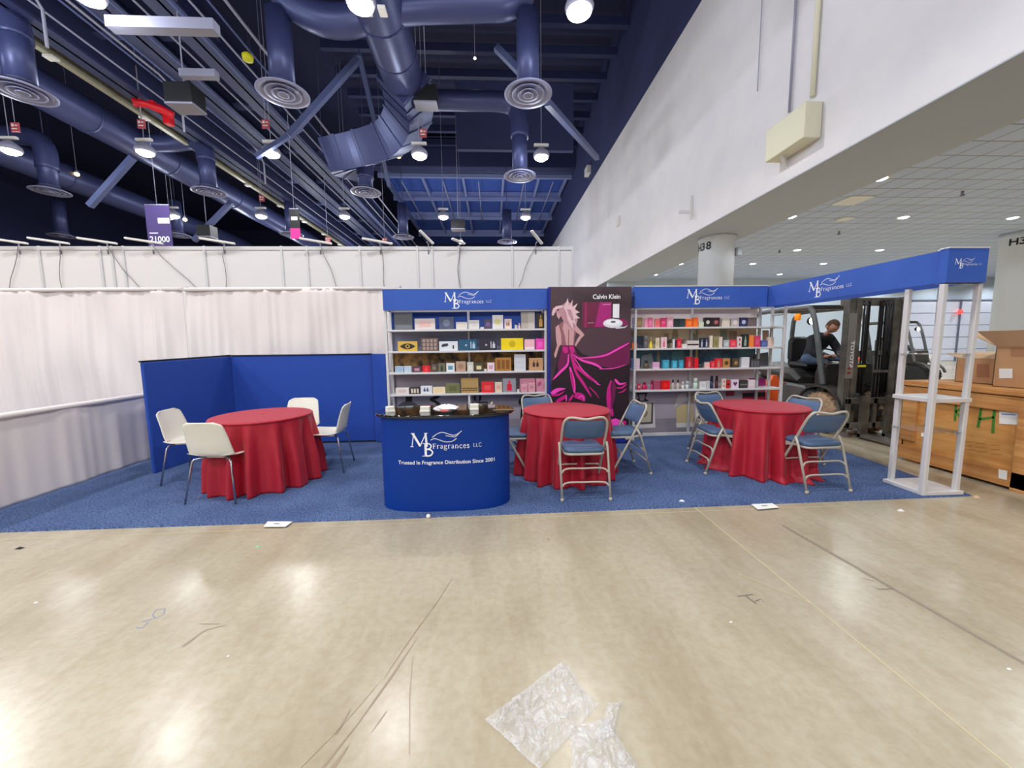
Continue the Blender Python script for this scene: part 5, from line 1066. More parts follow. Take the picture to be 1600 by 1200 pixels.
# ------------------------------------------------------------------ padded folding chairs (local: faces +Y)
def folding_chair():
    t = thing('folding_chair', (0, 0, 0), 'x', 'chair', 'padded folding chairs')
    r = .0125; hw = .215
    # long frame: front feet, up past the seat and over the back
    MB().tube(arc([(-hw-.005, .235, .012), (-hw, .06, .32), (-hw, -.05, .52), (-hw+.005, -.155, .72), (-hw+.035, -.185, .785), (-hw+.09, -.192, .797), (0, -.205, .782), (hw-.09, -.192, .797), (hw-.035, -.185, .785), (hw-.005, -.155, .72), (hw, -.05, .52), (hw, .06, .32), (hw+.005, .235, .012)], 5), r, 10).build('front_frame', M_BEIGE, t, world=False)
    for s_ in (-1, 1):
        MB().tube([(s_*(hw+.018), -.06, .53), (s_*(hw+.02), -.1, .46), (s_*(hw+.016), -.235, .012)], .012, 10).build('rear_leg', M_BEIGE, t, world=False)
    for s_ in (-1, 1):
        for y, z in ((-.235, .0), (.235, .0)):
            MB().lathe([(.012, 0), (.018, .003), (.017, .028), (.012, .03)], 12, (s_*(hw+(.016 if y < 0 else .005)), y, z)).build('foot_cap', M_BEIGE, t, world=False)
    b = MB(); b.tube(arc([(-hw-.015, -.20, .13), (-hw+.04, -.188, .165), (0, -.188, .168), (hw-.04, -.188, .165), (hw+.015, -.20, .13)], 5), .009, 8); b.build('stretcher', M_BEIGE, t, world=False)
    b = MB(); b.tube(arc([(-hw-.015, -.165, .25), (-hw+.04, -.15, .29), (0, -.15, .292), (hw-.04, -.15, .29), (hw+.015, -.165, .25)], 5), .009, 8); b.build('stretcher', M_BEIGE, t, world=False)
    b = MB(); b.tube(arc([(-hw, .115, .23), (-hw+.04, .10, .255), (0, .10, .257), (hw-.04, .10, .255), (hw, .115, .23)], 5), .009, 8); b.build('stretcher', M_BEIGE, t, world=False)
    # seat with rounded cushion
    def rr(a, b_, rad, n=6):
        out = []
        for cx, cy, a0 in ((a-rad, b_-rad, 0), (-a+rad, b_-rad, PI/2), (-a+rad, -b_+rad, PI), (a-rad, -b_+rad, 1.5*PI)):
            for k in range(n+1): out.append((cx+rad*math.cos(a0+k*PI/2/n), cy+rad*math.sin(a0+k*PI/2/n)))
        return out
    def cushion(levels, yoff, m, name, tilt=0):
        b = MB(); o0 = rr(.2, .205, .07); n = len(o0)
        vs = [(x*s_, y*s_+yoff, z+tilt*y) for s_, z in levels for x, y in o0]
        fs = [(i*n+j, i*n+(j+1) % n, (i+1)*n+(j+1) % n, (i+1)*n+j) for i in range(len(levels)-1) for j in range(n)]
        b.add(vs, fs, 0, True); k = len(levels)-1; b.add([(x*levels[k][0], y*levels[k][0]+yoff, levels[k][1]+tilt*y) for x, y in o0], [tuple(range(n))]); b.add([(x*levels[0][0], y*levels[0][0]+yoff, levels[0][1]+tilt*y) for x, y in o0], [tuple(range(n))[::-1]])
        b.build(name, m, t, world=False)
    cushion([(.98, .425), (1.0, .43), (1.0, .442), (.97, .446)], .035, M_BEIGE, 'seat_pan')
    cushion([(.93, .447), (.975, .455), (.98, .475), (.93, .49), (.7, .497), (.3, .499)], .035, M_VINYL, 'seat_cushion')
    # curved padded back
    def bf(off):
        def fn(u, v):
            a = 2*u-1; x = .197*a; z0, z1 = .575, .775; e = (1-abs(a)**8)**.5 if abs(a) < 1 else 0
            z = (z0+z1)/2+(v-.5)*(z1-z0)*(.72+.28*e)-.01*(1-a*a)*v; y = -.083-(z-.575)*.44-.028*(1-a*a)
            bulge = .017*(1-abs(a)**6)*(1-abs(2*v-1)**4)
            return (x, y+off*(bulge+.004), z)
        return fn
    b = MB(); b.grid(bf(1), 15, 9); b.grid(bf(-1), 15, 9)
    b.build('backrest', M_VINYL, t, world=False)
    for s_ in (-1, 1): MB().bar((s_*(hw+.01), -.09, .46), (s_*(hw+.006), .07, .425), .008, .02).build('side_hinge', M_BEIGE, t, world=False)
    return t
fc = folding_chair()
def face(dx, dy): return math.atan2(dy, dx)-PI/2
for i, (x, y, rz, lab) in enumerate(((.87, 3.71, -.02, 'blue padded folding chair with its back to the camera, middle table'), (1.52, 4.36, face(-1, -.06), 'blue padded folding chair right of the middle table in profile'),
        (.17, 4.4, face(1, -.02), 'blue padded folding chair between counter and middle table'), (.62, 4.97, face(.25, -1), 'blue padded folding chair behind the middle table by the poster'),
        (2.62, 4.31, face(1, -.05), 'blue padded folding chair left of the right table facing it'), (3.27, 3.72, .03, 'blue padded folding chair with its back to the camera, right table'),
        (3.66, 4.46, face(-1, -.22), 'blue padded folding chair behind right table toward the forklift'), (2.98, 4.93, face(.2, -1), 'blue padded folding chair behind right table in front of shelving'))):
    place(fc, i > 0, (x, y, .012), rz, lab)

# ------------------------------------------------------------------ forklift with driver (heads towards the camera side, -Y)
def loft(b, secs, mi=0):     # secs: list of (y, [(x, z)...]) closed outlines joined along y
    n = len(secs[0][1]); vs = [(x, y, z) for y, o_ in secs for x, z in o_]
    fs = [(i*n+j, i*n+(j+1) % n, (i+1)*n+(j+1) % n, (i+1)*n+j) for i in range(len(secs)-1) for j in range(n)]
    fs += [tuple(range(n))[::-1], tuple((len(secs)-1)*n+j for j in range(n))]
    return b.add(vs, fs, mi)
def rect_o(x0, x1, z0, z1, c=.04): return [(x0+c, z0), (x1-c, z0), (x1, z0+c), (x1, z1-c), (x1-c, z1), (x0+c, z1), (x0, z1-c), (x0, z0+c)]
def wheel(x, y, z, r, w_, parent, m):
    T = Matrix.Translation((x, y, z)) @ Matrix.Rotation(PI/2, 4, 'Y')
    h = MB().lathe([(r*.55, -w_/2), (r*.9, -w_/2), (r, -w_*.36), (r, w_*.36), (r*.9, w_/2), (r*.55, w_/2)], 30, T=T)
    tb_ = MB()
    for k in range(24):
        a = 2*PI*k/24; c_ = Vector((x, y+r*.985*math.cos(a), z+r*.985*math.sin(a)))
        h.bar(c_-Vector((w_*.45, 0, 0)), c_+Vector((w_*.45, .02*math.cos(a+1.5), .02*math.sin(a+1.5))), .03, .03)
    o = h.build('tyre', m, parent)
    MB().lathe([(.01, -w_*.4), (r*.3, -w_*.46), (r*.5, -w_*.3), (r*.58, -w_*.42), (r*.58, w_*.42), (.01, w_*.4)], 24, T=T).build('rim', M_FLG, parent)
def forklift(loc, label, colour, fork_z=.05, full=True, dark=M_FLD):
    X0, X1 = 5.12, 6.06; XC = (X0+X1)/2
    t = thing('forklift', loc, label, 'forklift')
    dx = Vector(loc)-Vector((5.6, 6.6, 0))
    def B(mb, name, m, parent=t, **k):
        mb.v = [tuple(Vector(v)+dx) for v in mb.v]; return mb.build(name, m, parent, **k)
    # chassis, hood, counterweight
    b = MB(); loft(b, [(5.95, rect_o(X0+.06, X1-.06, .3, .62)), (6.25, rect_o(X0+.02, X1-.02, .28, .70)), (6.35, rect_o(X0, X1, .22, .74)), (7.45, rect_o(X0, X1, .22, .76))])
    B(b, 'chassis', M_FLG, bevel=.01)
    b = MB(); loft(b, [(6.5, rect_o(X0+.03, X1-.03, .74, .86, .06)), (6.7, rect_o(X0+.02, X1-.02, .74, 1.0, .08)), (7.6, rect_o(X0+.02, X1-.02, .74, 1.02, .08)), (7.8, rect_o(X0+.06, X1-.06, .76, .98, .08))])
    B(b, 'hood', dark, bevel=.012)
    b = MB(); loft(b, [(7.4, rect_o(X0-.02, X1+.02, .2, .9, .06)), (7.9, rect_o(X0-.03, X1+.03, .2, 1.06, .1)), (8.25, rect_o(X0+.04, X1-.04, .26, 1.0, .14)), (8.4, rect_o(X0+.16, X1-.16, .4, .85, .12))])
    B(b, 'counterweight', M_FLG if full else colour, bevel=.015)
    b = MB(); b.add([(X0-.012, 6.75, .74), (X0-.012, 7.4, .74), (X0-.012, 7.4, .3), (X0-.012, 7.2, .3), (X0+.02, 6.75, .74), (X0+.02, 7.4, .74), (X0+.02, 7.4, .3), (X0+.02, 7.2, .3)],
          [(0, 1, 2, 3), (7, 6, 5, 4), (0, 4, 5, 1), (1, 5, 6, 2), (2, 6, 7, 3), (3, 7, 4, 0)]); B(b, 'side_panel', colour)
    # fenders and wheels
    for sx, x in ((-1, X0-.02), (1, X1+.02)):
        b = MB(); n = 9; arcp = [(5.98+.44*math.cos(PI*.02+PI*.9*k/n), .33+.42*math.sin(PI*.02+PI*.9*k/n)) for k in range(n+1)]
        vs = []
        for y, z in arcp: vs += [(x-.02, y, z), (x+.2 if sx < 0 else x-.2, y, z), (x+.2 if sx < 0 else x-.2, y, z+.03), (x-.02, y, z+.03)]
        b.add(vs, [(4*i+a, 4*i+(a+1) % 4, 4*i+4+(a+1) % 4, 4*i+4+a) for i in range(n) for a in range(4)]); B(b, 'fender', M_FLD)
    class _P: pass
    for x in (X0+.08, X1-.08):
        for y, r, m in ((5.98, .33, M_TYRE if full else M_TYREB), (7.72, .26, M_TYREB)):
            T = Matrix.Translation((x, y, r+.0)) @ Matrix.Rotation(PI/2, 4, 'Y'); w_ = .2
            h = MB().lathe([(r*.55, -w_/2), (r*.9, -w_/2), (r, -w_*.36), (r, w_*.36), (r*.9, w_/2), (r*.55, w_/2)], 30, T=T)
            for k in range(22):
                a = 2*PI*k/22; c_ = Vector((x, y+r*.975*math.cos(a), r+r*.975*math.sin(a)))
                h.bar(c_-Vector((.09, 0, 0)), c_+Vector((.09, -.03*math.sin(a), .03*math.cos(a))), .03, .03)
            tyre = B(h, 'tyre', m)
            B(MB().lathe([(.01, -w_*.4), (r*.3, -w_*.46), (r*.5, -w_*.3), (r*.58, -w_*.42), (r*.58, w_*.42), (.01, w_*.4)], 24, T=T), 'rim', M_FLG)
    # overhead guard
    for x in (X0+.04, X1-.04):
        B(MB().tube(arc([(x, 5.98, .78), (x, 6.02, .95), (x, 6.14, 1.5), (x, 6.26, 1.92), (x, 6.33, 2.03), (x, 6.45, 2.06), (x, 7.5, 2.06), (x, 7.68, 2.0), (x, 7.76, 1.8), (x, 7.78, 1.0)], 5), .04, 8), 'guard_pillar', M_FLG)
    b = MB(); 
    for k in range(7): b.bar((X0+.04, 6.45+k*.17, 2.06), (X1-.04, 6.45+k*.17, 2.06), .03, .03)
    b.bar((X0+.02, 6.38, 2.06), (X1-.02, 6.38, 2.06), .1, .07); b.bar((X0+.3, 6.4, 2.06), (X0+.3, 7.5, 2.06), .04, .04); b.bar((X1-.3, 6.4, 2.06), (X1-.3, 7.5, 2.06), .04, .04)
    B(b, 'guard_roof', M_FLD)
    # cowl, dashboard, steering wheel, floor, seat, levers
    b = MB(); loft(b, [(5.98, rect_o(X0+.06, X1-.06, .6, 1.12, .05)), (6.12, rect_o(X0+.06, X1-.06, .6, 1.16, .05)), (6.22, rect_o(X0+.1, X1-.1, .6, 1.0, .05))]); B(b, 'dashboard', M_FLD, bevel=.01)
    B(MB().tube([(XC-.02, 6.2, 1.05), (XC-.02, 6.33, 1.24)], .03, 10), 'steering_column', M_DARK)
    sw = [Vector((XC-.02, 6.34, 1.26))+Vector((math.cos(a), math.sin(a)*.78, math.sin(a)*.5))*.19 for a in [2*PI*k/20 for k in range(20)]]
    b = MB().tube(sw, .014, 8, closed=True)
    for k in (0, 7, 13): b.bar(sw[k], (XC-.02, 6.34, 1.25), .02, .012)
    B(b, 'steering_wheel', M_DARK)
    for k in range(3): B(MB().tube([(X0+.16+k*.06, 6.2, 1.1), (X0+.16+k*.06, 6.26, 1.27)], .008, 6).lathe([(.003, -.02), (.018, 0), (.003, .02)], 8, (X0+.16+k*.06, 6.265, 1.28)), 'lever', M_DARK)
    b = MB(); loft(b, [(6.55, rect_o(XC-.24, XC+.24, 1.0, 1.10, .04)), (6.98, rect_o(XC-.24, XC+.24, 1.0, 1.12, .04))]); B(b, 'seat', M_DARK, bevel=.02)
    b = MB(); loft(b, [(6.95, rect_o(XC-.22, XC+.22, 1.08, 1.55, .07)), (7.08, rect_o(XC-.2, XC+.2, 1.1, 1.58, .07))]); B(b, 'seat_back', M_DARK, bevel=.02)
    B(MB().box(X0+.03, X1-.03, 6.2, 6.55, .70, .74), 'floor_plate', M_FLD)
    # mast: two outer channels, two inner, cross bars, cylinder, chains, hoses
    H = 2.14
    for x0, sx in ((X0+.0, 1), (X1-.0, -1)):
        B(MB().box(min(x0, x0+sx*.035), max(x0, x0+sx*.035), 5.60, 5.64, .08, H).box(min(x0, x0+sx*.1), max(x0, x0+sx*.1), 5.57, 5.60, .08, H).box(min(x0, x0+sx*.1), max(x0, x0+sx*.1), 5.64, 5.67, .08, H), 'outer_rail', M_FLM, bevel=.004)
        xi = x0+sx*.12
        B(MB().box(min(xi, xi+sx*.03), max(xi, xi+sx*.03), 5.60, 5.77, .12, H-.03).box(min(xi, xi+sx*.09), max(xi, xi+sx*.09), 5.575, 5.60, .12, H-.03), 'inner_rail', M_FLM, bevel=.003)
        B(MB().tube([(x0+sx*.25, 5.74, .2), (x0+sx*.25, 5.74, 1.5), (x0+sx*.25, 5.74, 1.5), (x0+sx*.25, 5.74, H-.1)], [.05, .05, .028, .028], 12), 'lift_cylinder', M_FLM)
    for z, h_ in ((H-.06, .12), (1.3, .07), (.35, .12)): B(MB().box(X0, X1, 5.67, 5.73, z-h_/2, z+h_/2), 'cross_bar', M_FLM, bevel=.005)
    for x in (XC-.09, XC+.09): B(MB().box(x-.014, x+.014, 5.63, 5.65, .6, H-.05), 'lift_chain', M_DARK)
    for k, x in enumerate((XC-.2, XC-.16, XC+.16, XC+.2, XC+.24)): B(MB().tube([(x, 5.7, .4), (x, 5.7, H-.1), (x, 5.66, H-.04), (x+.02, 5.62, H-.1), (x+.02, 5.62, .7)], .011, 6), 'hose', M_DARK)
    # carriage and load backrest
    b = MB()
    for z in (.2, .58): b.box(X0+.02, X1-.02, 5.50, 5.545, z-.045, z+.045)
    for x in (X0+.05, XC, X1-.05): b.box(x-.03, x+.03, 5.50, 5.54, .16, .62)
    B(b, 'carriage', M_FLM, bevel=.005)
    for x in (X0+.27, X1-.27):
        b = MB(); b.box(x-.06, x+.06, 5.45, 5.5, .03, .66); b.add([(x-.06, 5.5, .03), (x+.06, 5.5, .03), (x+.06, 4.62, .035), (x-.06, 4.62, .035), (x-.06, 5.5, .08), (x+.06, 5.5, .08), (x+.06, 4.62, .045), (x-.06, 4.62, .045)],
            [(3, 2, 1, 0), (4, 5, 6, 7), (0, 1, 5, 4), (1, 2, 6, 5), (2, 3, 7, 6), (3, 0, 4, 7)]); B(b, 'fork', M_FLM)
    # lights and beacon
    for x in (X0+.05, X1-.1):
        T = Matrix.Translation((x, 6.3, 1.83)) @ Matrix.Rotation(PI/2, 4, 'X')
        o = B(MB().lathe([(.03, -.06), (.065, -.03), (.07, .02), (.02, .02)], 16, T=T), 'work_lamp', M_DARK)
        B(MB().lathe([(.01, .035), (.05, .03), (.062, .02), (.01, .02)], 16, T=T), 'lamp_glass', mat('white_led', (255, 255, 255), .4, emit=((255, 252, 240), 14 if full else 4)), o)
    if full:
        B(MB().lathe([(.045, -.1), (.05, -.02), (.045, 0), (.03, .015)], 14, (X0+.06, 6.62, 1.96)), 'beacon', mat('amber_beacon', (240, 140, 20), .3, emit=((240, 130, 10), .6)))
        bt = MB(); text_mesh('TOYOTA', .055, (X0+.055, 5.568, 1.28), (0, 0, -1), (1, 0, 0), mb=bt, bold=.02, wfit=.42); B(bt, 'lettering', M_LETTER)
        B(MB().box(X0+.01, X0+.12, 5.556, 5.569, .92, 1.9), 'name_plate', mat('plate_steel', (150, 147, 140), .35, metal=.4))
        for o in t.children:
            if o.name.startswith('lettering'): o.location.y -= .014
        bb = MB(); 
        for (z0, z1) in ((.99, 1.02), (1.06, 1.09)): bb.box(X0+.03, X0+.08, 5.553, 5.556, z0, z1)
        B(bb, 'badge', mat('red_badge', (150, 40, 40), .4))
        B(MB().box(XC-.3, XC-.12, 5.585, 5.6, 1.09, 1.12).box(XC-.3, XC-.27, 5.585, 5.6, .92, 1.09), 'yellow_bracket', mat('safety_yellow', (220, 220, 40), .5))
        B(MB().box(XC+.02, XC+.36, 5.6, 5.62, 1.0, 1.04), 'bracket', M_FLM)
    return t
fk = forklift((5.82, 6.6, 0), 'grey and orange forklift with a driver behind the right shelving', M_ORANGE)

# other forklifts parked farther back
fk2 = forklift((13.6, 12.3, 0), 'orange and black forklift parked behind the tower near the dock doors', M_ORANGE, full=False)
def strip(root, names):
    for ch in list(root.children):
        if ch.name.split('.')[0] in names:
            for c2 in list(ch.children): bpy.data.objects.remove(c2)
            bpy.data.objects.remove(ch)
fk2.rotation_euler = (0, 0, .35)
strip(fk2, ('lettering', 'badge', 'name_plate', 'yellow_bracket', 'bracket', 'beacon', 'outer_rail', 'inner_rail', 'lift_cylinder', 'cross_bar', 'lift_chain', 'hose', 'carriage', 'fork'))
fk3 = copy_tree(fk2); fk3.location = (17.2, 14.0, 0); fk3.rotation_euler = (0, 0, -.5); fk3['label'] = 'second parked forklift partly hidden behind the cardboard boxes'

# ------------------------------------------------------------------ driver
def skin(name, joints, edges, root, m, parent=None, sub=2):
    me = bpy.data.meshes.new(name); me.from_pydata([j[0] for j in joints], edges, [])
    o = bpy.data.objects.new(name, me); C.objects.link(o); me.materials.append(m)
    md = o.modifiers.new('skin', 'SKIN'); md.use_smooth_shade = True
    for i, j in enumerate(joints):
        r = j[1]; me.skin_vertices[0].data[i].radius = r if isinstance(r, tuple) else (r, r)
    me.skin_vertices[0].data[root].use_root = True
    sm = o.modifiers.new('sub', 'SUBSURF'); sm.levels = sub; sm.render_levels = sub
    if parent: o.parent = parent; o.matrix_parent_inverse = Matrix.Translation(-parent.location)
    return o
M_SKIN = mat('skin', (198, 140, 116), .5); M_HOOD = mat('charcoal_hoodie', (38, 42, 50), .85); M_JEAN = mat('blue_jeans', (74, 98, 124), .8, noise=(14, (60, 82, 108))); M_HAIR = mat('brown_hair', (92, 66, 48), .8)
dx_ = 5.76
dr = thing('person', (dx_, 6.8, 1.1), 'man in charcoal hoodie and jeans seated on forklift looking down', 'person')
L = lambda x, y, z: (dx_+x, y-.1, z)
# skin body: pelvis, spine, neck, arms, legs (one continuous surface)
bj = [(L(0, 6.80, 1.2), (.12, .10)), (L(0, 6.74, 1.36), (.12, .09)), (L(0, 6.62, 1.52), (.13, .09)), (L(0, 6.52, 1.60), (.06, .05)), (L(0, 6.46, 1.65), (.05, .05)),
      (L(-.17, 6.60, 1.53), .055), (L(-.24, 6.52, 1.30), .045), (L(-.16, 6.32, 1.22), .035), (L(-.13, 6.27, 1.24), .028),
      (L(.17, 6.60, 1.53), .055), (L(.24, 6.50, 1.32), .045), (L(.14, 6.36, 1.24), .035), (L(.10, 6.30, 1.27), .028),
      (L(-.11, 6.74, 1.17), .09), (L(-.16, 6.34, 1.16), .07), (L(-.16, 6.36, .84), .05), (L(-.16, 6.26, .80), .04),
      (L(.11, 6.74, 1.17), .09), (L(.16, 6.34, 1.16), .07), (L(.16, 6.36, .84), .05), (L(.16, 6.26, .80), .04)]
be = [(0, 1), (1, 2), (2, 3), (3, 4), (2, 5), (5, 6), (6, 7), (7, 8), (2, 9), (9, 10), (10, 11), (11, 12), (0, 13), (13, 14), (14, 15), (15, 16), (0, 17), (17, 18), (18, 19), (19, 20)]
under = {0, 1, 2, 3, 5, 6, 9, 10, 13, 14, 15, 17, 18, 19}
shrink = lambda q: tuple(v*.62 for v in q) if isinstance(q, tuple) else q*.62
skin('body', [(p_, shrink(q_) if i in under else q_) for i, (p_, q_) in enumerate(bj)], be, 0, M_SKIN, dr)
inf = lambda j, k: (j[0], tuple(q+k for q in j[1]) if isinstance(j[1], tuple) else j[1]+k)
sel = [0, 1, 2, 3, 5, 6, 7, 9, 10, 11]; mp = {v: i for i, v in enumerate(sel)}
sj = [inf(bj[v], .025) for v in sel]; sj[3] = (bj[3][0], (.075, .065))
sj.append((L(0, 6.83, 1.10), (.15, .13)))
skin('hoodie', sj, [(mp[a], mp[b_]) for a, b_ in be if a in mp and b_ in mp]+[(0, len(sj)-1)], 0, M_HOOD, dr)
hd = MB(); hd.grid(lambda u, v: (dx_+.09*math.cos(2*PI*u)*(.4+.6*math.sin(PI*v)), 6.53+.06*math.sin(2*PI*u)*(.4+.6*math.sin(PI*v))+.06*v, 1.56+.09*v), 16, 7, wrap=True); hd.build('hood', M_HOOD, dr)
sel = [0, 13, 14, 15, 17, 18, 19]; mp = {v: i for i, v in enumerate(sel)}
skin('jeans', [inf(bj[v], .018) for v in sel], [(mp[a], mp[b_]) for a, b_ in be if a in mp and b_ in mp], 0, M_JEAN, dr)
for s_ in (-1, 1):
    b = MB(); loft(b, [(6.32, rect_o(dx_+s_*.16-.045, dx_+s_*.16+.045, .745, .84, .02)), (6.18, rect_o(dx_+s_*.16-.05, dx_+s_*.16+.05, .745, .81, .02)), (6.06, rect_o(dx_+s_*.16-.04, dx_+s_*.16+.04, .745, .78, .015))]); b.build('shoe', M_DARK, dr, bevel=.01)
# head: skull with jaw, brow, nose; looks down and forward
HT = Matrix.Translation((dx_, 6.29, 1.735)) @ Matrix.Rotation(math.radians(38), 4, 'X')
def headfn(u, v):
    a = 2*PI*u; th = PI*v; x, y, z = math.sin(th)*math.cos(a), math.sin(th)*math.sin(a), math.cos(th)
    X, Y, Z = x*.076, y*.098, z*.115
    fr = max(0, -y)                                   # face looks along -y
    if Z < 0: X *= 1-.30*(-z)**1.4; Y *= 1-.10*(-z)
    if fr > .5 and -.55 < z < .25: Y -= .026*math.exp(-(x/.16)**2)*math.exp(-((z+.18)/.2)**2)         # nose
    if fr > .3: Y -= .008*math.exp(-((z-.18)/.09)**2)                                                # brow
    if fr > .4: Y += .010*(math.exp(-((abs(x)-.36)/.13)**2)*math.exp(-((z-.02)/.1)**2))               # eye sockets
    if fr > .4: Y -= .008*math.exp(-(x/.35)**2)*math.exp(-((z+.52)/.07)**2)+.010*math.exp(-(x/.3)**2)*math.exp(-((z+.85)/.12)**2)
    if fr > .4: Y += .005*math.exp(-((z+.58)/.03)**2)
    return HT @ Vector((X, Y, Z))
head = MB().grid(headfn, 40, 30, wrap=True)
for s_ in (-1, 1):
    head.lathe([(.004, -.008), (.02, -.006), (.026, .004), (.012, .01)], 12, T=HT @ Matrix.Translation((s_*.076, .008, -.008)) @ Matrix.Rotation(s_*PI/2*.9, 4, 'Y') @ Matrix.Scale(1.3, 4, (1, 0, 0)))
head.build('head', M_SKIN, dr)
for s_ in (-1, 1): MB().lathe([(.001, -.011), (.011, 0), (.001, .011)], 10, T=HT @ Matrix.Translation((s_*.027, -.084, .003))).build('eye', M_DARK, dr)
def hairfn(u, v):
    a = 2*PI*u; lim = .62 if math.sin(a) > -.2 else .30; th = PI*v*lim
    x, y, z = math.sin(th)*math.cos(a), math.sin(th)*math.sin(a), math.cos(th)
    return HT @ Vector((x*.084, y*.106+.003, z*.123+.003*mnoise.noise(Vector((x*9, y*9, z*9)))))
MB().grid(hairfn, 40, 16, wrap=True).build('hair', M_HAIR, dr)
# hands with separate fingers round the wheel
for s_, wr in ((-1, bj[8][0]), (1, bj[12][0])):
    wv = Vector(wr); joints = [(tuple(wv+Vector((0, .03, -.01))), .026), (tuple(wv+Vector((0, -.02, .005))), (.036, .018)), (tuple(wv+Vector((0, -.055, .01))), (.036, .014))]; ed = [(0, 1), (1, 2)]
    for k in range(4):
        off = (-.027+.018*k); ln = (.8, 1.0, .95, .75)[k]; p0 = wv+Vector((off, -.06, .012)); i0 = len(joints)
        joints += [(tuple(p0), .009), (tuple(p0+Vector((0, -.03*ln, .006))), .0085), (tuple(p0+Vector((0, -.045*ln, -.018))), .008), (tuple(p0+Vector((0, -.030*ln, -.036))), .007)]
        ed += [(2, i0), (i0, i0+1), (i0+1, i0+2), (i0+2, i0+3)]
    i0 = len(joints); q = wv+Vector((-s_*.034, -.015, 0))
    joints += [(tuple(q), .011), (tuple(q+Vector((-s_*.016, -.028, -.008))), .0095), (tuple(q+Vector((-s_*.008, -.05, -.018))), .008)]; ed += [(1, i0), (i0, i0+1), (i0+1, i0+2)]
    skin('hand', joints, ed, 0, M_SKIN, dr, 1)

# ------------------------------------------------------------------ wooden crate with boxes on top
KX0, KX1, KY0, KY1, KZ = 5.14, 6.5, 2.2, 4.5, 1.0
cr8 = thing('wooden_crate', (5.8, 3.3, 0), 'large plywood crate marked R H in green standing right of the tower', 'crate')
MB().box(KX0, KX1, KY0, KY1, .03, .94).build('plywood_body', M_WOOD, cr8, bevel=.004)
MB().box(KX0-.05, KX1+.05, KY0-.05, KY1+.05, .94, .965).box(KX0-.03, KX1+.03, KY0-.03, KY1+.03, .965, KZ).build('lid', M_WOOD2, cr8, bevel=.004)
for (y0, y1, z0, z1) in ((KY0, KY1, .78, .93), (KY0, KY1, .03, .19), (KY1-.16, KY1, .26, .78), (3.28, 3.44, .0, .78)):
    MB().box(KX0-.035, KX0, y0, y1, z0, z1).build('batten', M_WOOD2, cr8, bevel=.004)
MB().box(KX0, KX1, KY1-.02, KY1+.03, .03, .94).build('end_panel', M_WOOD, cr8)
for y in (2.4, 3.36, 4.36): MB().box(KX0, KX1, y-.07, y+.07, 0, .03).build('skid', M_WOOD2, cr8)
GM = mat('green_marker', (66, 124, 40), .6)
def kx(px, py, x=KX0-.002): q = at(px, py, X=x); return (-q.y, q.z)       # on the crate face: right = -Y, up = Z
FO, FRr, FUu = (KX0-.002, 0, 0), (0, -1, 0), (0, 0, 1)
b = MB()
for pts in (((1494, 624), (1492, 658)), ((1482, 624), (1494, 619), (1510, 622), (1508, 634), (1494, 643), (1500, 652), (1510, 667)), ((1534, 632), (1528, 668)), ((1554, 634), (1551, 677)), ((1530, 655), (1553, 652))):
    b.ribbon([kx(*q) for q in pts], .025, (KX0-.002, 0, 0), FRr, FUu)
b.build('green_writing', GM, cr8)
b = MB()
for x0_, y0_, x1_, y1_ in ((1561, 642, 1595, 664),):
    P = [at(a, c_, X=KX0-.003) for a, c_ in ((x0_, y0_), (x1_, y0_+1.5), (x1_, y1_), (x0_, y1_-2))]
    b.add(P, [(0, 1, 2, 3)]); b.add([p+Vector((-.0005, 0, 0)) for p in (P[0].lerp(P[1], .15).lerp(P[3], .2), P[0].lerp(P[1], .7).lerp(P[2], .2), P[0].lerp(P[1], .7).lerp(P[2], .3), P[0].lerp(P[1], .15).lerp(P[3], .3))], [(0, 1, 2, 3)], 1)
b.build('shipping_label', [M_PAPER, mat('label_ink', (120, 140, 190), .6)], cr8)
b = MB()
for k in range(3):
    for (px, py) in ((1505, 690+k*6), (1525, 692+k*6.5), (1548, 695+k*7)):
        P = [at(px, py, X=KX0-.002), at(px+(14 if k < 2 else 18), py+.9, X=KX0-.002)]
        b.ribbon([(-P[0].y, P[0].z), (-P[1].y, P[1].z)], .006, (KX0-.002, 0, 0), FRr, FUu)
b.build('stencil_print', mat('faint_brown', (176, 118, 66), .7), cr8)
P = [at(a, c_, X=KX0-.038) for a, c_ in ((1560, 733), (1574, 736), (1573, 750), (1560, 747))]
MB().add(P, [(0, 1, 2, 3)]).build('torn_label', M_PAPER, cr8)

def carton(loc_y0, loc_y1, x0, x1, z1, lab, flaps, lbl=None):
    t = thing('cardboard_box', ((x0+x1)/2, (loc_y0+loc_y1)/2, KZ), lab, 'box', 'cardboard boxes on the crate')
    z0 = KZ+.001; w_ = .006
    b = MB().box(x0, x0+w_, loc_y0, loc_y1, z0, z1).box(x1-w_, x1, loc_y0, loc_y1, z0, z1).box(x0, x1, loc_y0, loc_y0+w_, z0, z1).box(x0, x1, loc_y1-w_, loc_y1, z0, z1).box(x0, x1, loc_y0, loc_y1, z0, z0+w_)
    b.build('walls', M_CARD, t)
    for q in flaps:
        P = [Vector(v) for v in q]; n = (P[1]-P[0]).cross(P[2]-P[0]).normalized()*.005
        MB().add(P+[p+n for p in P], [(0, 1, 2, 3)[::-1], (4, 5, 6, 7), (0, 1, 5, 4), (1, 2, 6, 5), (2, 3, 7, 6), (3, 0, 4, 7)]).build('flap', M_CARDL, t)
    if lbl:
        for (px0, py0, px1, py1, m) in lbl:
            P = [at(a, c_, X=x0-.002) for a, c_ in ((px0, py0), (px1, py0), (px1, py1), (px0, py1))]
            MB().add(P, [(0, 1, 2, 3)]).build('label', m, t)
    return t
M_TAPE = mat('brown_tape', (170, 120, 84), .5)
a_ = at(1550, 600, X=5.28)
ZB = at(1552, 541, X=5.28).z
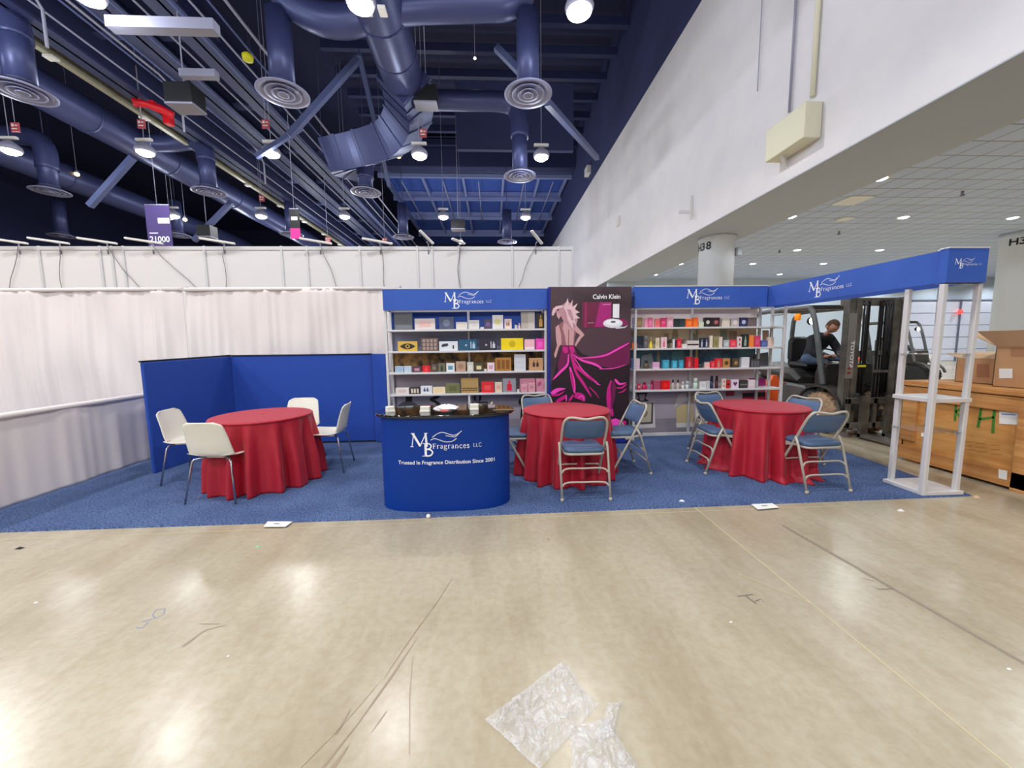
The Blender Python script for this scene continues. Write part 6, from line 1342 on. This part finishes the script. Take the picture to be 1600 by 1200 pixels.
carton(2.7, a_.y, 5.28, 5.95, ZB, 'tall open cardboard box on the crate at the right edge', [((5.28, 2.75, ZB), (5.28, a_.y, ZB), (5.2, a_.y+.12, ZB+.16), (5.2, 2.7, ZB+.16)), ((5.28, a_.y, ZB), (5.95, a_.y, ZB), (5.95, a_.y+.18, ZB+.13), (5.2, a_.y+.18, ZB+.13)), ((5.95, 2.75, ZB), (5.95, a_.y, ZB), (6.1, a_.y, ZB+.2), (6.1, 2.7, ZB+.2))],
       [(1561, 576, 1582, 591, M_PAPER), (1579, 543, 1600, 557, M_TAPE)])
a1 = at(1492, 590, X=5.45); ZC = at(1500, 559, X=5.45).z
carton(a_.y+.08, a1.y, 5.45, 6.1, ZC, 'lower brown cardboard box with raised flaps behind the tall one', [((5.45, a_.y+.1, ZC), (5.45, a1.y, ZC), (5.62, a1.y-.02, ZC+.07), (5.62, a_.y+.1, ZC+.07)), ((6.1, a_.y+.1, ZC), (6.1, a1.y, ZC), (5.98, a1.y, ZC+.15), (5.98, a_.y+.1, ZC+.15)), ((5.45, a1.y, ZC), (6.1, a1.y, ZC), (6.1, a1.y+.12, ZC+.05), (5.45, a1.y+.12, ZC+.05))],
       [(1526, 569, 1545, 590, M_TAPE)])
# orange marker post seen through the end of the right shelving; red light on far wall
t = thing('safety_post', (4.93, 6.75, 0), 'orange plastic safety post behind the open end of the right shelving', 'post')
p = at(1209, 600, Y=6.75); zt = at(1209, 586, Y=6.75).z
MB().add([(p.x-.1, 6.7, .05), (p.x+.1, 6.7, .05), (p.x+.1, 6.8, .05), (p.x-.1, 6.8, .05), (p.x-.1, 6.7, zt-.1), (p.x+.1, 6.7, zt-.14), (p.x+.1, 6.8, zt-.14), (p.x-.1, 6.8, zt-.1), (p.x-.05, 6.7, zt), (p.x+.03, 6.7, zt), (p.x+.03, 6.8, zt), (p.x-.05, 6.8, zt)],
         [(3, 2, 1, 0), (0, 1, 5, 4), (1, 2, 6, 5), (2, 3, 7, 6), (3, 0, 4, 7), (4, 5, 9, 8), (5, 6, 10, 9), (6, 7, 11, 10), (7, 4, 8, 11), (8, 9, 10, 11)]).build('post_body', M_ORANGE, t, bevel=.01)
MB().box(p.x-.22, p.x+.22, 6.55, 6.95, 0, .05).build('base', M_DARK, t, bevel=.01)
p = at(1502, 487, Y=24.3); tag(MB().lathe([(.02, -.16), (.12, -.1), (.13, .06), (.05, .15)], 14, (p.x, 24.35, p.z)).build('warning_light', mat('red_lamp', (230, 60, 60), .4, emit=((255, 70, 60), 1.5))), 'small red warning light between the dock doors', 'light')
